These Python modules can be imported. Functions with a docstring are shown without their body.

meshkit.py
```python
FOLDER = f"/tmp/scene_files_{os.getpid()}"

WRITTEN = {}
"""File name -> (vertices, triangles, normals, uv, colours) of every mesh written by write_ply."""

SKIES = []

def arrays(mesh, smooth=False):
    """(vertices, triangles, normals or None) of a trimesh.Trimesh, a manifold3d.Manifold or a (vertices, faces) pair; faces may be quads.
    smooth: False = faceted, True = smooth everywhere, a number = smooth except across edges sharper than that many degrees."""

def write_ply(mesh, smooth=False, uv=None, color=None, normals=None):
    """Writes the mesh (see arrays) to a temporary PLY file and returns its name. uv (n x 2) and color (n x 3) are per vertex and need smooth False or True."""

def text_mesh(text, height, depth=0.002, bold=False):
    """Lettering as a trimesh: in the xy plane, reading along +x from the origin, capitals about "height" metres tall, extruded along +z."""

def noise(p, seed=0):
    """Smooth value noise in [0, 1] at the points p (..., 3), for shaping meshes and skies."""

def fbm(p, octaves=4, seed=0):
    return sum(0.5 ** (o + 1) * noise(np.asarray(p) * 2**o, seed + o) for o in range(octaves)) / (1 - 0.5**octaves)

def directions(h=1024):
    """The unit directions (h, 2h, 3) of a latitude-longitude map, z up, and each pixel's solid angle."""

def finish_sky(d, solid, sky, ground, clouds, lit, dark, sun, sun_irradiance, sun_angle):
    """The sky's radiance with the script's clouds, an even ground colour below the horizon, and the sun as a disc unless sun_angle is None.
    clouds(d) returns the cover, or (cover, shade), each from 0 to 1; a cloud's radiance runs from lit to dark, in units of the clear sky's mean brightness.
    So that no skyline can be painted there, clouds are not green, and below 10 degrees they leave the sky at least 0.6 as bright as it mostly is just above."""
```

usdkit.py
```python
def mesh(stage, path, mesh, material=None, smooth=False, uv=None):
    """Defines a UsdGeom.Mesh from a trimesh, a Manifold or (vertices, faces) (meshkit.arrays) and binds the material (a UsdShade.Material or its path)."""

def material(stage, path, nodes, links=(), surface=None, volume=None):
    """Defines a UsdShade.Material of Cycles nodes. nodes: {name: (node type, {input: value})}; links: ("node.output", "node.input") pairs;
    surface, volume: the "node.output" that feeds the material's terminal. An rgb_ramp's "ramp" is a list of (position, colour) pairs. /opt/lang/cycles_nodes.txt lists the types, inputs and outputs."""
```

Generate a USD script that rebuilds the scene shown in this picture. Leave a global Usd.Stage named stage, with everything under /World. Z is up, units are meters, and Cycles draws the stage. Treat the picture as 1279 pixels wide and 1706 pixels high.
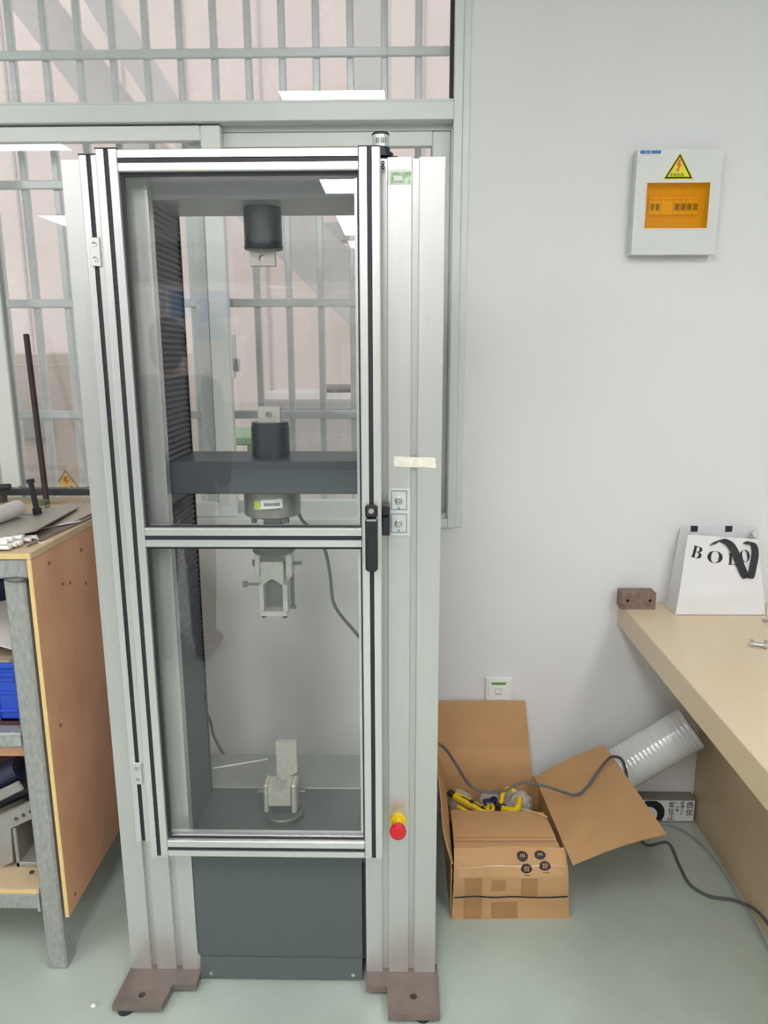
import math, random, glob
import numpy as np, trimesh, manifold3d as m3
from manifold3d import Manifold, CrossSection
import usdkit, meshkit
from pxr import Usd, UsdGeom, UsdLux, UsdShade, Gf, Sdf
from shapely.geometry import Polygon, Point, box as sbox
from shapely import affinity, union_all, box as vbox

random.seed(4); rng = np.random.default_rng(4)
stage = Usd.Stage.CreateInMemory()
UsdGeom.SetStageUpAxis(stage, 'Z'); UsdGeom.SetStageMetersPerUnit(stage, 1.0)
UsdGeom.Xform.Define(stage, '/World'); UsdGeom.Scope.Define(stage, '/World/Looks')

# ------------------------------------------------------------------ camera, sky, lamps, exposure
F, PITCH, YAW, ROLL, CAMH = 1237.86, .2136, .0197, -.0031, 1.55
cam = UsdGeom.Camera.Define(stage, '/World/camera')
cam.CreateHorizontalApertureAttr(36.0); cam.CreateVerticalApertureAttr(36.0*1706/1279)
cam.CreateFocalLengthAttr(36.0*F/1279); cam.CreateClippingRangeAttr((.05, 200))
cam.CreateExposureAttr(0.0)
cy, sy, cp, sp = math.cos(YAW), math.sin(YAW), math.cos(PITCH), math.sin(PITCH)
fw = np.array([-sy*cp, cy*cp, -sp]); rt = np.array([cy, sy, 0]); up = np.cross(rt, fw)
r2 = math.cos(ROLL)*rt+math.sin(ROLL)*up; u2 = -math.sin(ROLL)*rt+math.cos(ROLL)*up
cam.AddTransformOp().Set(Gf.Matrix4d(*[*r2, 0], *[*u2, 0], *[*(-fw), 0], 0, 0, CAMH, 1))
LAMP = 15.2         # radiance of the ceiling panels
SKY = .45          # overcast daylight outside both windows
dome = UsdLux.DomeLight.Define(stage, '/World/sky'); dome.CreateIntensityAttr(SKY); dome.CreateColorAttr(Gf.Vec3f(1, .985, .97))

# ------------------------------------------------------------------ materials
MATS = {}
def mat(name, col, rough=.5, metal=0., var=0., scale=20., stretch=(1, 1, 1), bump=0., bscale=200., spec=.5, coat=0., emit=None, col2=None):
    if name in MATS: return MATS[name]
    nodes = {'p': ('principled_bsdf', {'base_color': col, 'roughness': rough, 'metallic': metal, 'specular_ior_level': spec, 'coat_weight': coat})}
    links = []
    if emit: nodes['p'][1].update({'emission_color': col, 'emission_strength': emit})
    if var or col2 is not None or bump:
        nodes['g'] = ('geometry', {})
        nodes['m'] = ('mapping', {'scale': stretch}); links.append(('g.position', 'm.vector'))
    if var or col2 is not None:
        lo = [c*(1-var) for c in col]; hi = col2 if col2 is not None else [min(1, c*(1+var)) for c in col]
        nodes['n'] = ('noise_texture', {'scale': scale, 'detail': 5, 'roughness': .6})
        nodes['r'] = ('rgb_ramp', {'ramp': [(.3, lo), (.7, hi)]})
        links += [('m.vector', 'n.vector'), ('n.fac', 'r.fac'), ('r.color', 'p.base_color')]
    if bump:
        nodes['bn'] = ('noise_texture', {'scale': bscale, 'detail': 3}); nodes['b'] = ('bump', {'strength': bump, 'distance': .002})
        links += [('m.vector', 'bn.vector'), ('bn.fac', 'b.height'), ('b.normal', 'p.normal')]
    MATS[name] = usdkit.material(stage, '/World/Looks/'+name, nodes, links, surface='p.BSDF')
    return MATS[name]
def s(r, g, b):
    return tuple((x/255/12.92 if x/255 < .04045 else ((x/255+.055)/1.055)**2.4) for x in (r, g, b))
def glass(name, refl=.045, tint=(1, 1, 1), haze=0.):
    nodes = {'t': ('transparent_bsdf', {'color': tint}), 'g': ('glossy_bsdf', {'color': (1, 1, 1), 'roughness': 0.0}),
             'l': ('layer_weight', {'blend': .5}), 'pw': ('math', {'math_type': 'power', 'value2': 5.0}), 'ml': ('math', {'math_type': 'multiply_add', 'value2': .95, 'value3': refl}),
             'x': ('mix_closure', {})}
    links = [('l.facing', 'pw.value1'), ('pw.value', 'ml.value1'), ('ml.value', 'x.fac'), ('t.BSDF', 'x.closure1'), ('g.BSDF', 'x.closure2')]
    out = 'x.closure'
    if haze:
        nodes['d'] = ('diffuse_bsdf', {'color': (.8, .8, .8)}); nodes['ge'] = ('geometry', {})
        nodes['n'] = ('noise_texture', {'scale': 3.0, 'detail': 6, 'roughness': .7}); nodes['r'] = ('map_range', {'from_min': .45, 'from_max': .75, 'to_min': 0, 'to_max': haze, 'clamp': True})
        nodes['y'] = ('mix_closure', {})
        links += [('ge.position', 'n.vector'), ('n.fac', 'r.value'), ('r.result', 'y.fac'), ('x.closure', 'y.closure1'), ('d.BSDF', 'y.closure2')]; out = 'y.closure'
    return usdkit.material(stage, '/World/Looks/'+name, nodes, links, surface=out)
WALL = mat('wall_paint', s(226, 226, 228), .6, var=.015, scale=2, bump=.05, bscale=60)
CEIL = mat('ceiling_tile', s(238, 237, 237), .8, var=.03, scale=90)
TBAR = mat('ceiling_bar', s(120, 120, 122), .5)
WIN = mat('window_aluminium', s(218, 222, 220), .38, .05, var=.02, scale=8)
WIN2 = mat('window_inner_aluminium', s(228, 231, 228), .4, .05)
BAR = mat('bar_steel', s(206, 212, 212), .35, .25, var=.05, scale=14)
ALU = mat('anodised_aluminium', s(222, 222, 221), .33, .72, var=.02, scale=30, stretch=(8, 8, .4))
COL = mat('column_aluminium', s(208, 208, 206), .35, .7, var=.025, scale=30, stretch=(6, 6, .15))
BLACK = mat('black_rubber', s(38, 38, 44), .5)
BLACKP = mat('black_plastic', s(33, 35, 38), .38)
MGREY = mat('machine_paint', s(86, 93, 95), .42, var=.03, scale=120, bump=.08, bscale=500)
BELL = mat('bellows_fabric', s(44, 48, 60), .42, var=.06, scale=40)
TABLE = mat('table_steel', s(84, 90, 92), .3, .2, var=.06, scale=15)
TABLE2 = mat('rear_plate_steel', s(150, 151, 148), .35, .2, var=.06, scale=10)
STEEL = mat('ground_steel', s(188, 185, 176), .45, .35, var=.12, scale=90)
STEELD = mat('dark_steel', s(98, 98, 96), .4, .5, var=.12, scale=60)
CELL = mat('load_cell_steel', s(150, 147, 140), .4, .5, var=.05, scale=60)
CROSS = mat('crosshead_paint', s(66, 71, 78), .42, var=.03, scale=120)
GRIP = mat('blackened_steel', s(64, 69, 74), .35, .4, var=.08, scale=40)
SCREW = mat('bright_screw', s(205, 205, 202), .25, .9)
PLATE = mat('foot_plate_steel', s(124, 117, 113), .5, .35, var=.1, scale=18, col2=s(140, 122, 112))
GALV = mat('galvanised_tube', s(164, 165, 162), .5, .3, var=.2, scale=110, stretch=(1, 1, .45), bump=.1, bscale=300)
PLY = mat('plywood_face', s(210, 156, 120), .5, scale=5, stretch=(1, 1.6, 1.0), col2=s(228, 176, 140), var=.02, bump=.05, bscale=80)
PLYE = mat('plywood_edge', s(226, 196, 134), .6, var=.06, scale=60)
PLYT = mat('plywood_top', s(203, 180, 146), .6, var=.08, scale=25)
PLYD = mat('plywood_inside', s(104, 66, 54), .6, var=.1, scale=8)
DESK = mat('desk_laminate', s(216, 196, 165), .3, var=.015, scale=60)
CARD = mat('cardboard', s(190, 149, 104), .75, var=.05, scale=12, bump=.05, bscale=150)
CARDD = mat('cardboard_tape', s(166, 124, 82), .28, var=.06, scale=30)
TAPE = mat('clear_tape', s(196, 156, 112), .18, var=.05, scale=40)
CARDE = mat('cardboard_edge', s(150, 110, 76), .85, var=.15, scale=200)
WHITEP = mat('white_plastic', s(232, 233, 232), .35)
PAPER = mat('white_paper', s(226, 226, 228), .55, var=.01, scale=6)
BOXW = mat('enclosure_paint', s(214, 217, 215), .4)
INK = mat('black_ink', s(30, 30, 32), .6)
GREYINK = mat('grey_ink', s(130, 132, 134), .6)
YEL = mat('warning_yellow', s(228, 220, 40), .5)
YEL2 = mat('faded_yellow', s(226, 196, 110), .5)
ORG = mat('warning_orange', s(226, 104, 46), .5)
BLUE = mat('label_blue', s(20, 96, 168), .4)
GREEN = mat('label_green', s(110, 168, 96), .3, var=.25, scale=90, col2=s(214, 232, 210))
GREEN2 = mat('strip_green', s(92, 160, 64), .4)
LIME = mat('lime_sticker', s(182, 204, 80), .5, var=.1, scale=120)
MASK = mat('masking_tape', s(222, 218, 198), .6, scale=60, var=.04, col2=s(240, 238, 226))
RED = mat('red_plastic', s(206, 24, 40), .25)
YPL = mat('yellow_plastic', s(232, 196, 24), .35)
FILMBLUE = mat('triangle_blue', s(70, 130, 190), .4)
CABLE = mat('cable_grey', s(84, 84, 88), .45)
CABLEL = mat('cable_light_grey', s(150, 155, 152), .45)
BLUEC = mat('crate_blue', s(40, 82, 196), .35)
NAVY = mat('navy_plastic', s(30, 40, 84), .4)
CASTG = mat('cast_grey', s(158, 156, 150), .5, .2, var=.06, scale=30)
SHEET = mat('sheet_metal', s(176, 170, 160), .4, .3, var=.05, scale=12)
FELT = mat('brown_felt', s(134, 118, 112), .9, var=.3, scale=300)
RUST = mat('rusty_steel', s(134, 98, 88), .5, .3, var=.2, scale=70, col2=s(146, 130, 122))
ROD = mat('rusty_dark_rod', s(58, 50, 48), .6, .3, var=.2, scale=100)
FOAM = mat('white_foam', s(238, 236, 234), .8)
FLOOR = mat('epoxy_floor', s(168, 181, 171), .28, scale=2.2, var=.045, col2=s(186, 196, 188), bump=.03, bscale=12, coat=.1)
HWALL = mat('hall_wall', s(234, 222, 218), .8, var=.03, scale=1.2)
HGREY = mat('hall_steel', s(196, 194, 194), .6, var=.03, scale=4)
HCAB = mat('hall_cabinet_beige', s(208, 194, 184), .6, var=.02, scale=3)
HFL = mat('hall_floor', s(168, 172, 168), .6)
HGRN = mat('hall_green', s(150, 182, 150), .6)
AMBER = usdkit.material(stage, '/World/Looks/amber_window', {'t': ('transparent_bsdf', {'color': (1, .82, .16)}), 'd': ('principled_bsdf', {'base_color': (.9, .5, .004), 'roughness': .15}), 'x': ('mix_closure', {'fac': .14})},
                        [('t.BSDF', 'x.closure1'), ('d.BSDF', 'x.closure2')], surface='x.closure')
FILM = usdkit.material(stage, '/World/Looks/stretch_film', {'g': ('geometry', {}), 'm': ('mapping', {'rotation': (0, .64, 0)}), 'w': ('wave_texture', {'wave_type': 'bands', 'bands_direction': 'x', 'scale': 22.0, 'distortion': .6}), 'b': ('bump', {'strength': .18, 'distance': .004}),
                       'p': ('principled_bsdf', {'base_color': s(216, 218, 220), 'roughness': .14, 'coat_weight': .6, 'coat_roughness': .08})},
                       [('g.position', 'm.vector'), ('m.vector', 'w.vector'), ('w.fac', 'b.height'), ('b.normal', 'p.normal'), ('b.normal', 'p.coat_normal')], surface='p.BSDF')
BUB = usdkit.material(stage, '/World/Looks/bubble_wrap', {'g': ('geometry', {}), 'v': ('voronoi_texture', {'scale': 55.0}), 'b': ('bump', {'strength': 1.0, 'distance': .01, 'invert': True}),
                      'p': ('principled_bsdf', {'base_color': (.82, .81, .79), 'roughness': .12, 'alpha': .42})}, [('g.position', 'v.vector'), ('v.distance', 'b.height'), ('b.normal', 'p.normal')], surface='p.BSDF')
GLASS = glass('pane_glass', .05, haze=.16)
DGLASS = glass('door_glass', .052, tint=(.995, 1, .998))
LENS = glass('clear_lens', .06)
PANEL = usdkit.material(stage, '/World/Looks/lamp_panel', {'e': ('emission', {'color': (1, .99, .975), 'strength': LAMP})}, [], surface='e.emission')

# ------------------------------------------------------------------ mesh helpers
def M(h):
    m = h.to_mesh(); return trimesh.Trimesh(np.array(m.vert_properties[:, :3]), np.array(m.tri_verts), process=False)
def bx(x0, x1, y0, y1, z0, z1, b=0.):
    b = min(b, .45*min(x1-x0, y1-y0, z1-z0))
    if b <= 0:
        m = trimesh.creation.box((x1-x0, y1-y0, z1-z0)); m.apply_translation(((x0+x1)/2, (y0+y1)/2, (z0+z1)/2)); return m
    P = []
    for sx, X in ((-1, x0), (1, x1)):
        for sy_, Y in ((-1, y0), (1, y1)):
            for sz, Z in ((-1, z0), (1, z1)):
                P += [(X, Y-sy_*b, Z-sz*b), (X-sx*b, Y, Z-sz*b), (X-sx*b, Y-sy_*b, Z)]
    return M(Manifold.hull_points(np.array(P)))
def cyl(p, q, r, n=24, r2=None):
    p, q = np.array(p, float), np.array(q, float); L = np.linalg.norm(q-p)
    m = M(Manifold.cylinder(L, r, r if r2 is None else r2, n))
    m.apply_transform(trimesh.geometry.align_vectors([0, 0, 1], (q-p)/L)); m.apply_translation(p); return m
def catmull(P, k=8):
    P = np.array(P, float); Q = np.vstack([2*P[0]-P[1], P, 2*P[-1]-P[-2]]); out = []
    for i in range(1, len(Q)-2):
        a, b, c, d = Q[i-1:i+3]
        for t in np.linspace(0, 1, k, endpoint=False):
            out.append(.5*((2*b)+(c-a)*t+(2*a-5*b+4*c-d)*t*t+(3*b-a-3*c+d)*t**3))
    out.append(P[-1]); return np.array(out)
def tube(P, r, n=8, k=8):
    C = catmull(P, k) if k else np.array(P, float)
    T = np.gradient(C, axis=0); T /= np.linalg.norm(T, axis=1)[:, None]
    u = np.cross(T[0], [0, 0, 1.]); u = u if np.linalg.norm(u) > 1e-3 else np.array([1., 0, 0]); V = []
    for c, t in zip(C, T):
        u = u-t*(u@t); u /= np.linalg.norm(u); w = np.cross(t, u)
        for a in np.arange(n)*2*math.pi/n: V.append(c+r*(math.cos(a)*u+math.sin(a)*w))
    Fc = []
    for i in range(len(C)-1):
        for j in range(n):
            a, b = i*n+j, i*n+(j+1) % n; Fc += [(a, b, b+n), (a, b+n, a+n)]
    V += [C[0], C[-1]]; e = len(V)
    for j in range(n): Fc += [(e-2, (j+1) % n, j), (e-1, (len(C)-1)*n+j, (len(C)-1)*n+(j+1) % n)]
    return trimesh.Trimesh(np.array(V), np.array(Fc), process=False)
def extr(poly, h):
    gs = getattr(poly, 'geoms', [poly])
    return trimesh.util.concatenate([trimesh.creation.extrude_polygon(g, h, engine='earcut') for g in gs if g.area > 1e-12])
def onwall(poly, y, t):
    """a flat shape drawn in x, z; its front face at y, thickness t going back"""
    m = extr(poly, t); v = m.vertices.copy(); m.vertices = np.c_[v[:, 0], y+t-v[:, 2], v[:, 1]]; return m
def flat(poly, z, t):
    m = extr(poly, t); m.apply_translation((0, 0, z)); return m
def vprism(poly, z0, z1):
    return flat(poly, z0, z1-z0)
def ngon(cx, cz, r, n=24, a0=0.):
    a = a0+np.arange(n)*2*math.pi/n; return Polygon(np.c_[cx+r*np.cos(a), cz+r*np.sin(a)])
def cat(*ms):
    L = []
    for m in ms: L += m if isinstance(m, list) else [m]
    return trimesh.util.concatenate(L)
def lathe(prof, c, n=32):
    m = trimesh.creation.revolve(np.array(prof), sections=n); m.apply_translation(c); return m
def slab(P, t, z=None):
    """a sheet through 3-D corner points, thickened by t along its normal (P in order)"""
    P = np.array(P, float); n = np.cross(P[1]-P[0], P[2]-P[0]); n /= np.linalg.norm(n)
    k = len(P); V = np.vstack([P, P-n*t]); Fc = []
    for i in range(1, k-1): Fc += [(0, i, i+1), (k, k+i+1, k+i)]
    for i in range(k): j = (i+1) % k; Fc += [(i, k+i, k+j), (i, k+j, j)]
    return trimesh.Trimesh(V, np.array(Fc), process=False)
def grid_sheet(fn, nu, nv, t):
    """fn(u, v) -> point and thickness along y"""
    V = np.array([fn(u, v) for v in np.linspace(0, 1, nv+1) for u in np.linspace(0, 1, nu+1)])
    n = len(V); W = nu+1; Fc = []
    for j in range(nv):
        for i in range(nu):
            a = j*W+i; Fc += [(a, a+1, a+W+1), (a, a+W+1, a+W)]
    A = np.array(Fc); m0 = trimesh.Trimesh(V, A, process=False); N = m0.vertex_normals
    Fb = [(a+n, c+n, b+n) for a, b, c in Fc]
    rim = [i for i in range(W)]+[j*W+nu for j in range(1, nv+1)]+[nv*W+i for i in range(nu-1, -1, -1)]+[j*W for j in range(nv-1, 0, -1)]
    for a, b in zip(rim, rim[1:]+rim[:1]): Fb += [(a, a+n, b+n), (a, b+n, b)]
    return trimesh.Trimesh(np.vstack([V, V-N*t]), np.array(Fc+Fb), process=False)
def bolt_hex(c, ax, r, h, shaft, rs):
    c, ax = np.array(c, float), np.array(ax, float)
    return cat(cyl(c, c+ax*h, r, 6), cyl(c-ax*shaft, c, rs, 12))
_fonts = {}
def text(t, height, font='Inter', depth=.0006):
    from PIL import Image, ImageDraw, ImageFont
    ff = [f for f in glob.glob('/opt/blender-*/*/datafiles/fonts/*') if font in f]
    if not ff: return meshkit.text_mesh(t, height, depth)
    fo = ImageFont.truetype(ff[0], 96)
    x0, y0, x1, y1 = fo.getbbox(t, anchor='ls')
    im = Image.new('L', (x1-x0+8, y1-y0+8)); ImageDraw.Draw(im).text((4-x0, 4-y0), t, 255, fo, anchor='ls')
    on = np.pad(np.asarray(im) > 127, ((0, 0), (1, 1))).astype(np.int8)
    rows, st = np.nonzero(np.diff(on, axis=1) == 1); en = np.nonzero(np.diff(on, axis=1) == -1)[1]
    sh = union_all(vbox(st, -rows-1, en, -rows)).buffer(.6).buffer(-.6).simplify(.8)
    k = height/(y1-y0); sh = affinity.affine_transform(sh, [k, 0, 0, k, -4*k, (4+y1-y0)*k])
    return sh
def text_wall(t, x, z, height, y, font='Inter', d=.0004):
    """lettering on a face looking at -y, left end x, base z"""
    return onwall(affinity.translate(text(t, height, font), x, z), y, d)

# ------------------------------------------------------------------ prims
USED = {}; OFF = {}
def uniq(path):
    k = USED.get(path, 0); USED[path] = k+1
    return path if k == 0 else f'{path}_{k:03d}'
def thing(name, label, catg, loc=(0, 0, 0), group=None):
    p = uniq('/World/'+name); x = UsdGeom.Xform.Define(stage, p); x.AddTranslateOp().Set(Gf.Vec3d(*map(float, loc)))
    pr = x.GetPrim(); pr.SetCustomDataByKey('label', label); pr.SetCustomDataByKey('category', catg)
    if group: pr.SetCustomDataByKey('group', group)
    OFF[p] = np.array(loc, float); return p
def obj(name, mesh, m, parent=None, smooth=30, label=None):
    p = uniq((parent or '/World')+'/'+name); off = OFF.get(parent, np.zeros(3)); OFF[p] = off
    if isinstance(mesh, Manifold): mesh = M(mesh)
    mesh = mesh.copy(); mesh.apply_translation(-off)
    g = usdkit.mesh(stage, p, mesh, m, smooth=smooth)
    if label: g.GetPrim().SetCustomDataByKey('label', label)
    return p
def node(name, parent):
    p = uniq(parent+'/'+name); UsdGeom.Xform.Define(stage, p); OFF[p] = OFF[parent]; return p
def tag(p, label, catg, group=None, kind=None):
    pr = stage.GetPrimAtPath(p); pr.SetCustomDataByKey('label', label); pr.SetCustomDataByKey('category', catg)
    if group: pr.SetCustomDataByKey('group', group)
    if kind: pr.SetCustomDataByKey('kind', kind)
    return p
def struct(p, label, catg):
    return tag(p, label, catg, kind='structure')

# ================================================================== the room
YW = 2.277
XL, XR, YB, ZC = -4.6, 3.6, -6.7, 2.9
WX1, WZ0, WZ1, WX0 = .195, 1.008, 2.75, -3.2          # window opening in the back wall
wb = [bx(WX1, XR, YW, YW+.2, 0, ZC+.1), bx(XL, WX0, YW, YW+.2, 0, ZC+.1), bx(WX0, WX1, YW, YW+.2, 0, WZ0), bx(WX0, WX1, YW, YW+.2, WZ1, ZC+.1)]
struct(obj('wall_back', cat(wb), WALL), 'white painted wall behind the testing machine with a window opening', 'wall')
struct(obj('wall_left', bx(XL-.1, XL, YB, YW+.2, 0, ZC+.1), WALL), 'white side wall on the left', 'wall')
struct(obj('wall_right', bx(XR, XR+.1, YB, YW+.2, 0, ZC+.1), WALL), 'white side wall on the right', 'wall')
fx0, fx1, fz0, fz1 = -4.0, .9, .9, 2.42
struct(obj('wall_front', cat(bx(XL, fx0, YB-.15, YB, 0, ZC), bx(fx1, XR, YB-.15, YB, 0, ZC), bx(fx0, fx1, YB-.15, YB, 0, fz0), bx(fx0, fx1, YB-.15, YB, fz1, ZC)), mat('rear_wall_grey', s(122, 124, 130), .6, var=.03, scale=2)), 'grey wall behind the photographer with a wide window', 'wall')
struct(obj('floor', bx(XL, XR, YB, YW, -.06, 0), FLOOR), 'pale green epoxy floor with faint cloudy wear', 'floor')
# ceiling: tiles on a dark grid
gx, gy = -.655, .24-1.2*6
LAMPS = [(-.655, -.86, 1.2), (-.655, -3.86, .6), (-.655, -6.26, 1.2), (-3.655, -4.46, 1.2), (-2.80, -.86, 1.2), (1.145, -.86, 1.2), (2.345, -4.46, 1.2), (-.655, -2.66, 1.2), (1.145, -2.66, 1.2), (-2.455, -2.66, 1.2)]
cl = struct(obj('ceiling', bx(XL, XR, YB, YW, ZC+.02, ZC+.1), TBAR), 'white suspended tile ceiling', 'ceiling')
def lamp_at(x0, y0):
    return any(abs(x0-a) < .5 and b-.05 < y0+.3 < b+l+.05 for a, b, l in LAMPS)
xs = np.arange(-7, 8)*.6+gx
ys = np.arange(-10, 9)*.6-.86
for a in xs:
    for b in ys:
        x0, x1, y0, y1 = max(a+.006, XL+.01), min(a+.594, XR-.01), max(b+.006, YB+.01), min(b+.594, YW-.01)
        if x1-x0 < .08 or y1-y0 < .08: continue
        if lamp_at(a, b): continue
        obj('ceiling_tile', bx(x0, x1, y0, y1, ZC, ZC+.018), CEIL, cl, smooth=False)
where = ['above the photographer', 'behind the photographer', 'at the far rear', 'rear left', 'front left', 'added at the front right', 'added at the rear right', 'added in the middle', 'added at the middle right', 'added at the middle left']  # front right, rear right and middle panels are unseen, added to fill the light
for (a, b, l), w in zip(LAMPS, where):
    y1 = b+l
    L = thing('ceiling_light', f'flat white ceiling light panel {w} of the room', 'ceiling light', (a+.3, (b+y1)/2, ZC-.01), 'ceiling light panels')
    y0 = max(b, YB+.02)
    obj('frame', cat(bx(a+.005, a+.595, y0+.005, y0+.02, ZC-.012, ZC+.019), bx(a+.005, a+.595, y1-.02, y1-.005, ZC-.012, ZC+.019), bx(a+.005, a+.02, y0+.02, y1-.02, ZC-.012, ZC+.019), bx(a+.58, a+.595, y0+.02, y1-.02, ZC-.012, ZC+.019)), WHITEP, L)
    obj('diffuser', bx(a+.02, a+.58, y0+.02, y1-.02, ZC-.008, ZC+.015), PANEL, L)
# window behind the photographer
w2 = node('window_2', '/World') if False else uniq('/World/window_2')
UsdGeom.Xform.Define(stage, w2); OFF[w2] = np.zeros(3); struct(w2, 'wide aluminium window behind the photographer', 'window')
for x in np.linspace(fx0, fx1, 6): obj('mullion', bx(x-.025, x+.025, YB-.1, YB-.05, fz0, fz1), WIN, w2)
for z in (fz0+.025, fz1-.025): obj('rail', bx(fx0, fx1, YB-.099, YB-.051, z-.025, z+.025), WIN, w2)
obj('pane', bx(fx0+.03, fx1-.03, YB-.078, YB-.074, fz0+.05, fz1-.05), GLASS, w2)

# ------------------------------------------------------------------ the window behind the machine
w1 = uniq('/World/window_1'); UsdGeom.Xform.Define(stage, w1); OFF[w1] = np.zeros(3)
struct(w1, 'grey aluminium sliding window with a fixed upper light, behind the testing machine', 'window')
obj('jamb', cat(bx(.153, .178, 2.262, 2.345, WZ0, WZ1, .002), bx(.178, WX1+.004, 2.270, 2.345, WZ0, WZ1, .002)), WIN, w1)
obj('transom', cat(bx(WX0, .153, 2.262, 2.345, 2.181, 2.229, .002), bx(WX0, .153, 2.268, 2.345, 2.2295, 2.236, .001)), WIN, w1)
obj('sill', cat(bx(WX0, .153, 2.262, 2.345, WZ0, 1.036, .002), bx(WX0, .153, 2.283, 2.287, 1.036, 1.05), bx(WX0, .153, 2.312, 2.316, 1.036, 1.05)), WIN, w1)
obj('head', bx(WX0, .153, 2.262, 2.345, 2.70, WZ1, .002), WIN, w1)
obj('mullion', bx(-1.36, -1.30, 2.262, 2.345, 1.036, 2.181, .002), WIN2, w1)
obj('track', cat(bx(WX0, .153, 2.312, 2.345, 2.1662, 2.1808), bx(.1503, .153, 2.30, 2.345, 1.036, 2.1662)), WIN, w1)
obj('upper_pane', bx(WX0, .148, 2.30, 2.305, 2.236, 2.70), GLASS, w1)
obj('gasket', cat(bx(.1425, .1525, 2.292, 2.312, 2.236, 2.70, .001), bx(.105, .1425, 2.294, 2.300, 2.2362, 2.2405)), BLACK, w1, label='black rubber gasket at the right end of the upper pane')
def sash(x0, x1, z0, z1, y0, y1, m, sw=.053, rt_=.040, rb=.045):
    sa = node('sash', w1)
    obj('stile', bx(x0, x0+sw, y0, y1, z0, z1, .003), m, sa); obj('stile', bx(x1-sw, x1, y0, y1, z0, z1, .003), m, sa)
    obj('rail', bx(x0+sw, x1-sw, y0, y1, z1-rt_, z1, .002), m, sa); obj('rail', bx(x0+sw, x1-sw, y0, y1, z0, z0+rb, .002), m, sa)
    obj('pane', bx(x0+sw, x1-sw, (y0+y1)/2-.0025, (y0+y1)/2+.0025, z0+rb, z1-rt_), GLASS, sa)
    obj('seal', cat(bx(x0+sw, x0+sw+.004, y0+.004, y1-.004, z0+rb, z1-rt_), bx(x1-sw-.004, x1-sw, y0+.004, y1-.004, z0+rb, z1-rt_)), mat('grey_seal', s(150, 156, 153), .6), sa)
    return sa
sl = sash(-1.245, -.506, 1.04, 2.176, 2.278, 2.306, WIN2, sw=.058)
sash(-.612, .150, 1.04, 2.166, 2.316, 2.344, WIN)
sash(-2.3, -1.36, 1.04, 2.176, 2.278, 2.306, WIN2, sw=.06)
la = obj('latch', cat(bx(-.504, -.494, 2.262, 2.29, 1.47, 1.60, .002), bx(-.494, -.486, 2.262, 2.275, 1.52, 1.6, .003)), WHITEP, w1, label='white latch with a steel catch on the sash')
obj('catch', cat(bx(-.497, -.476, 2.256, 2.272, 1.49, 1.53, .004), cyl((-.486, 2.25, 1.50), (-.486, 2.262, 1.50), .008, 12)), SCREW, la)

# security grille outside the window
gr = thing('window_grille', 'welded grille of square steel bars outside the window', 'security grille', (-.7, 2.40, 1.0))
for k in range(20):
    x = .0575-.0995*k; obj('bar', bx(x-.0105, x+.0105, 2.39, 2.411, .95, 2.82, .003), BAR, gr)
for z in (1.03, 1.352, 1.697, 2.043, 2.396, 2.74):
    obj('crossbar', bx(-2.2, .19, 2.378, 2.3895, z-.013, z+.013, .003), BAR, gr)

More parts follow.
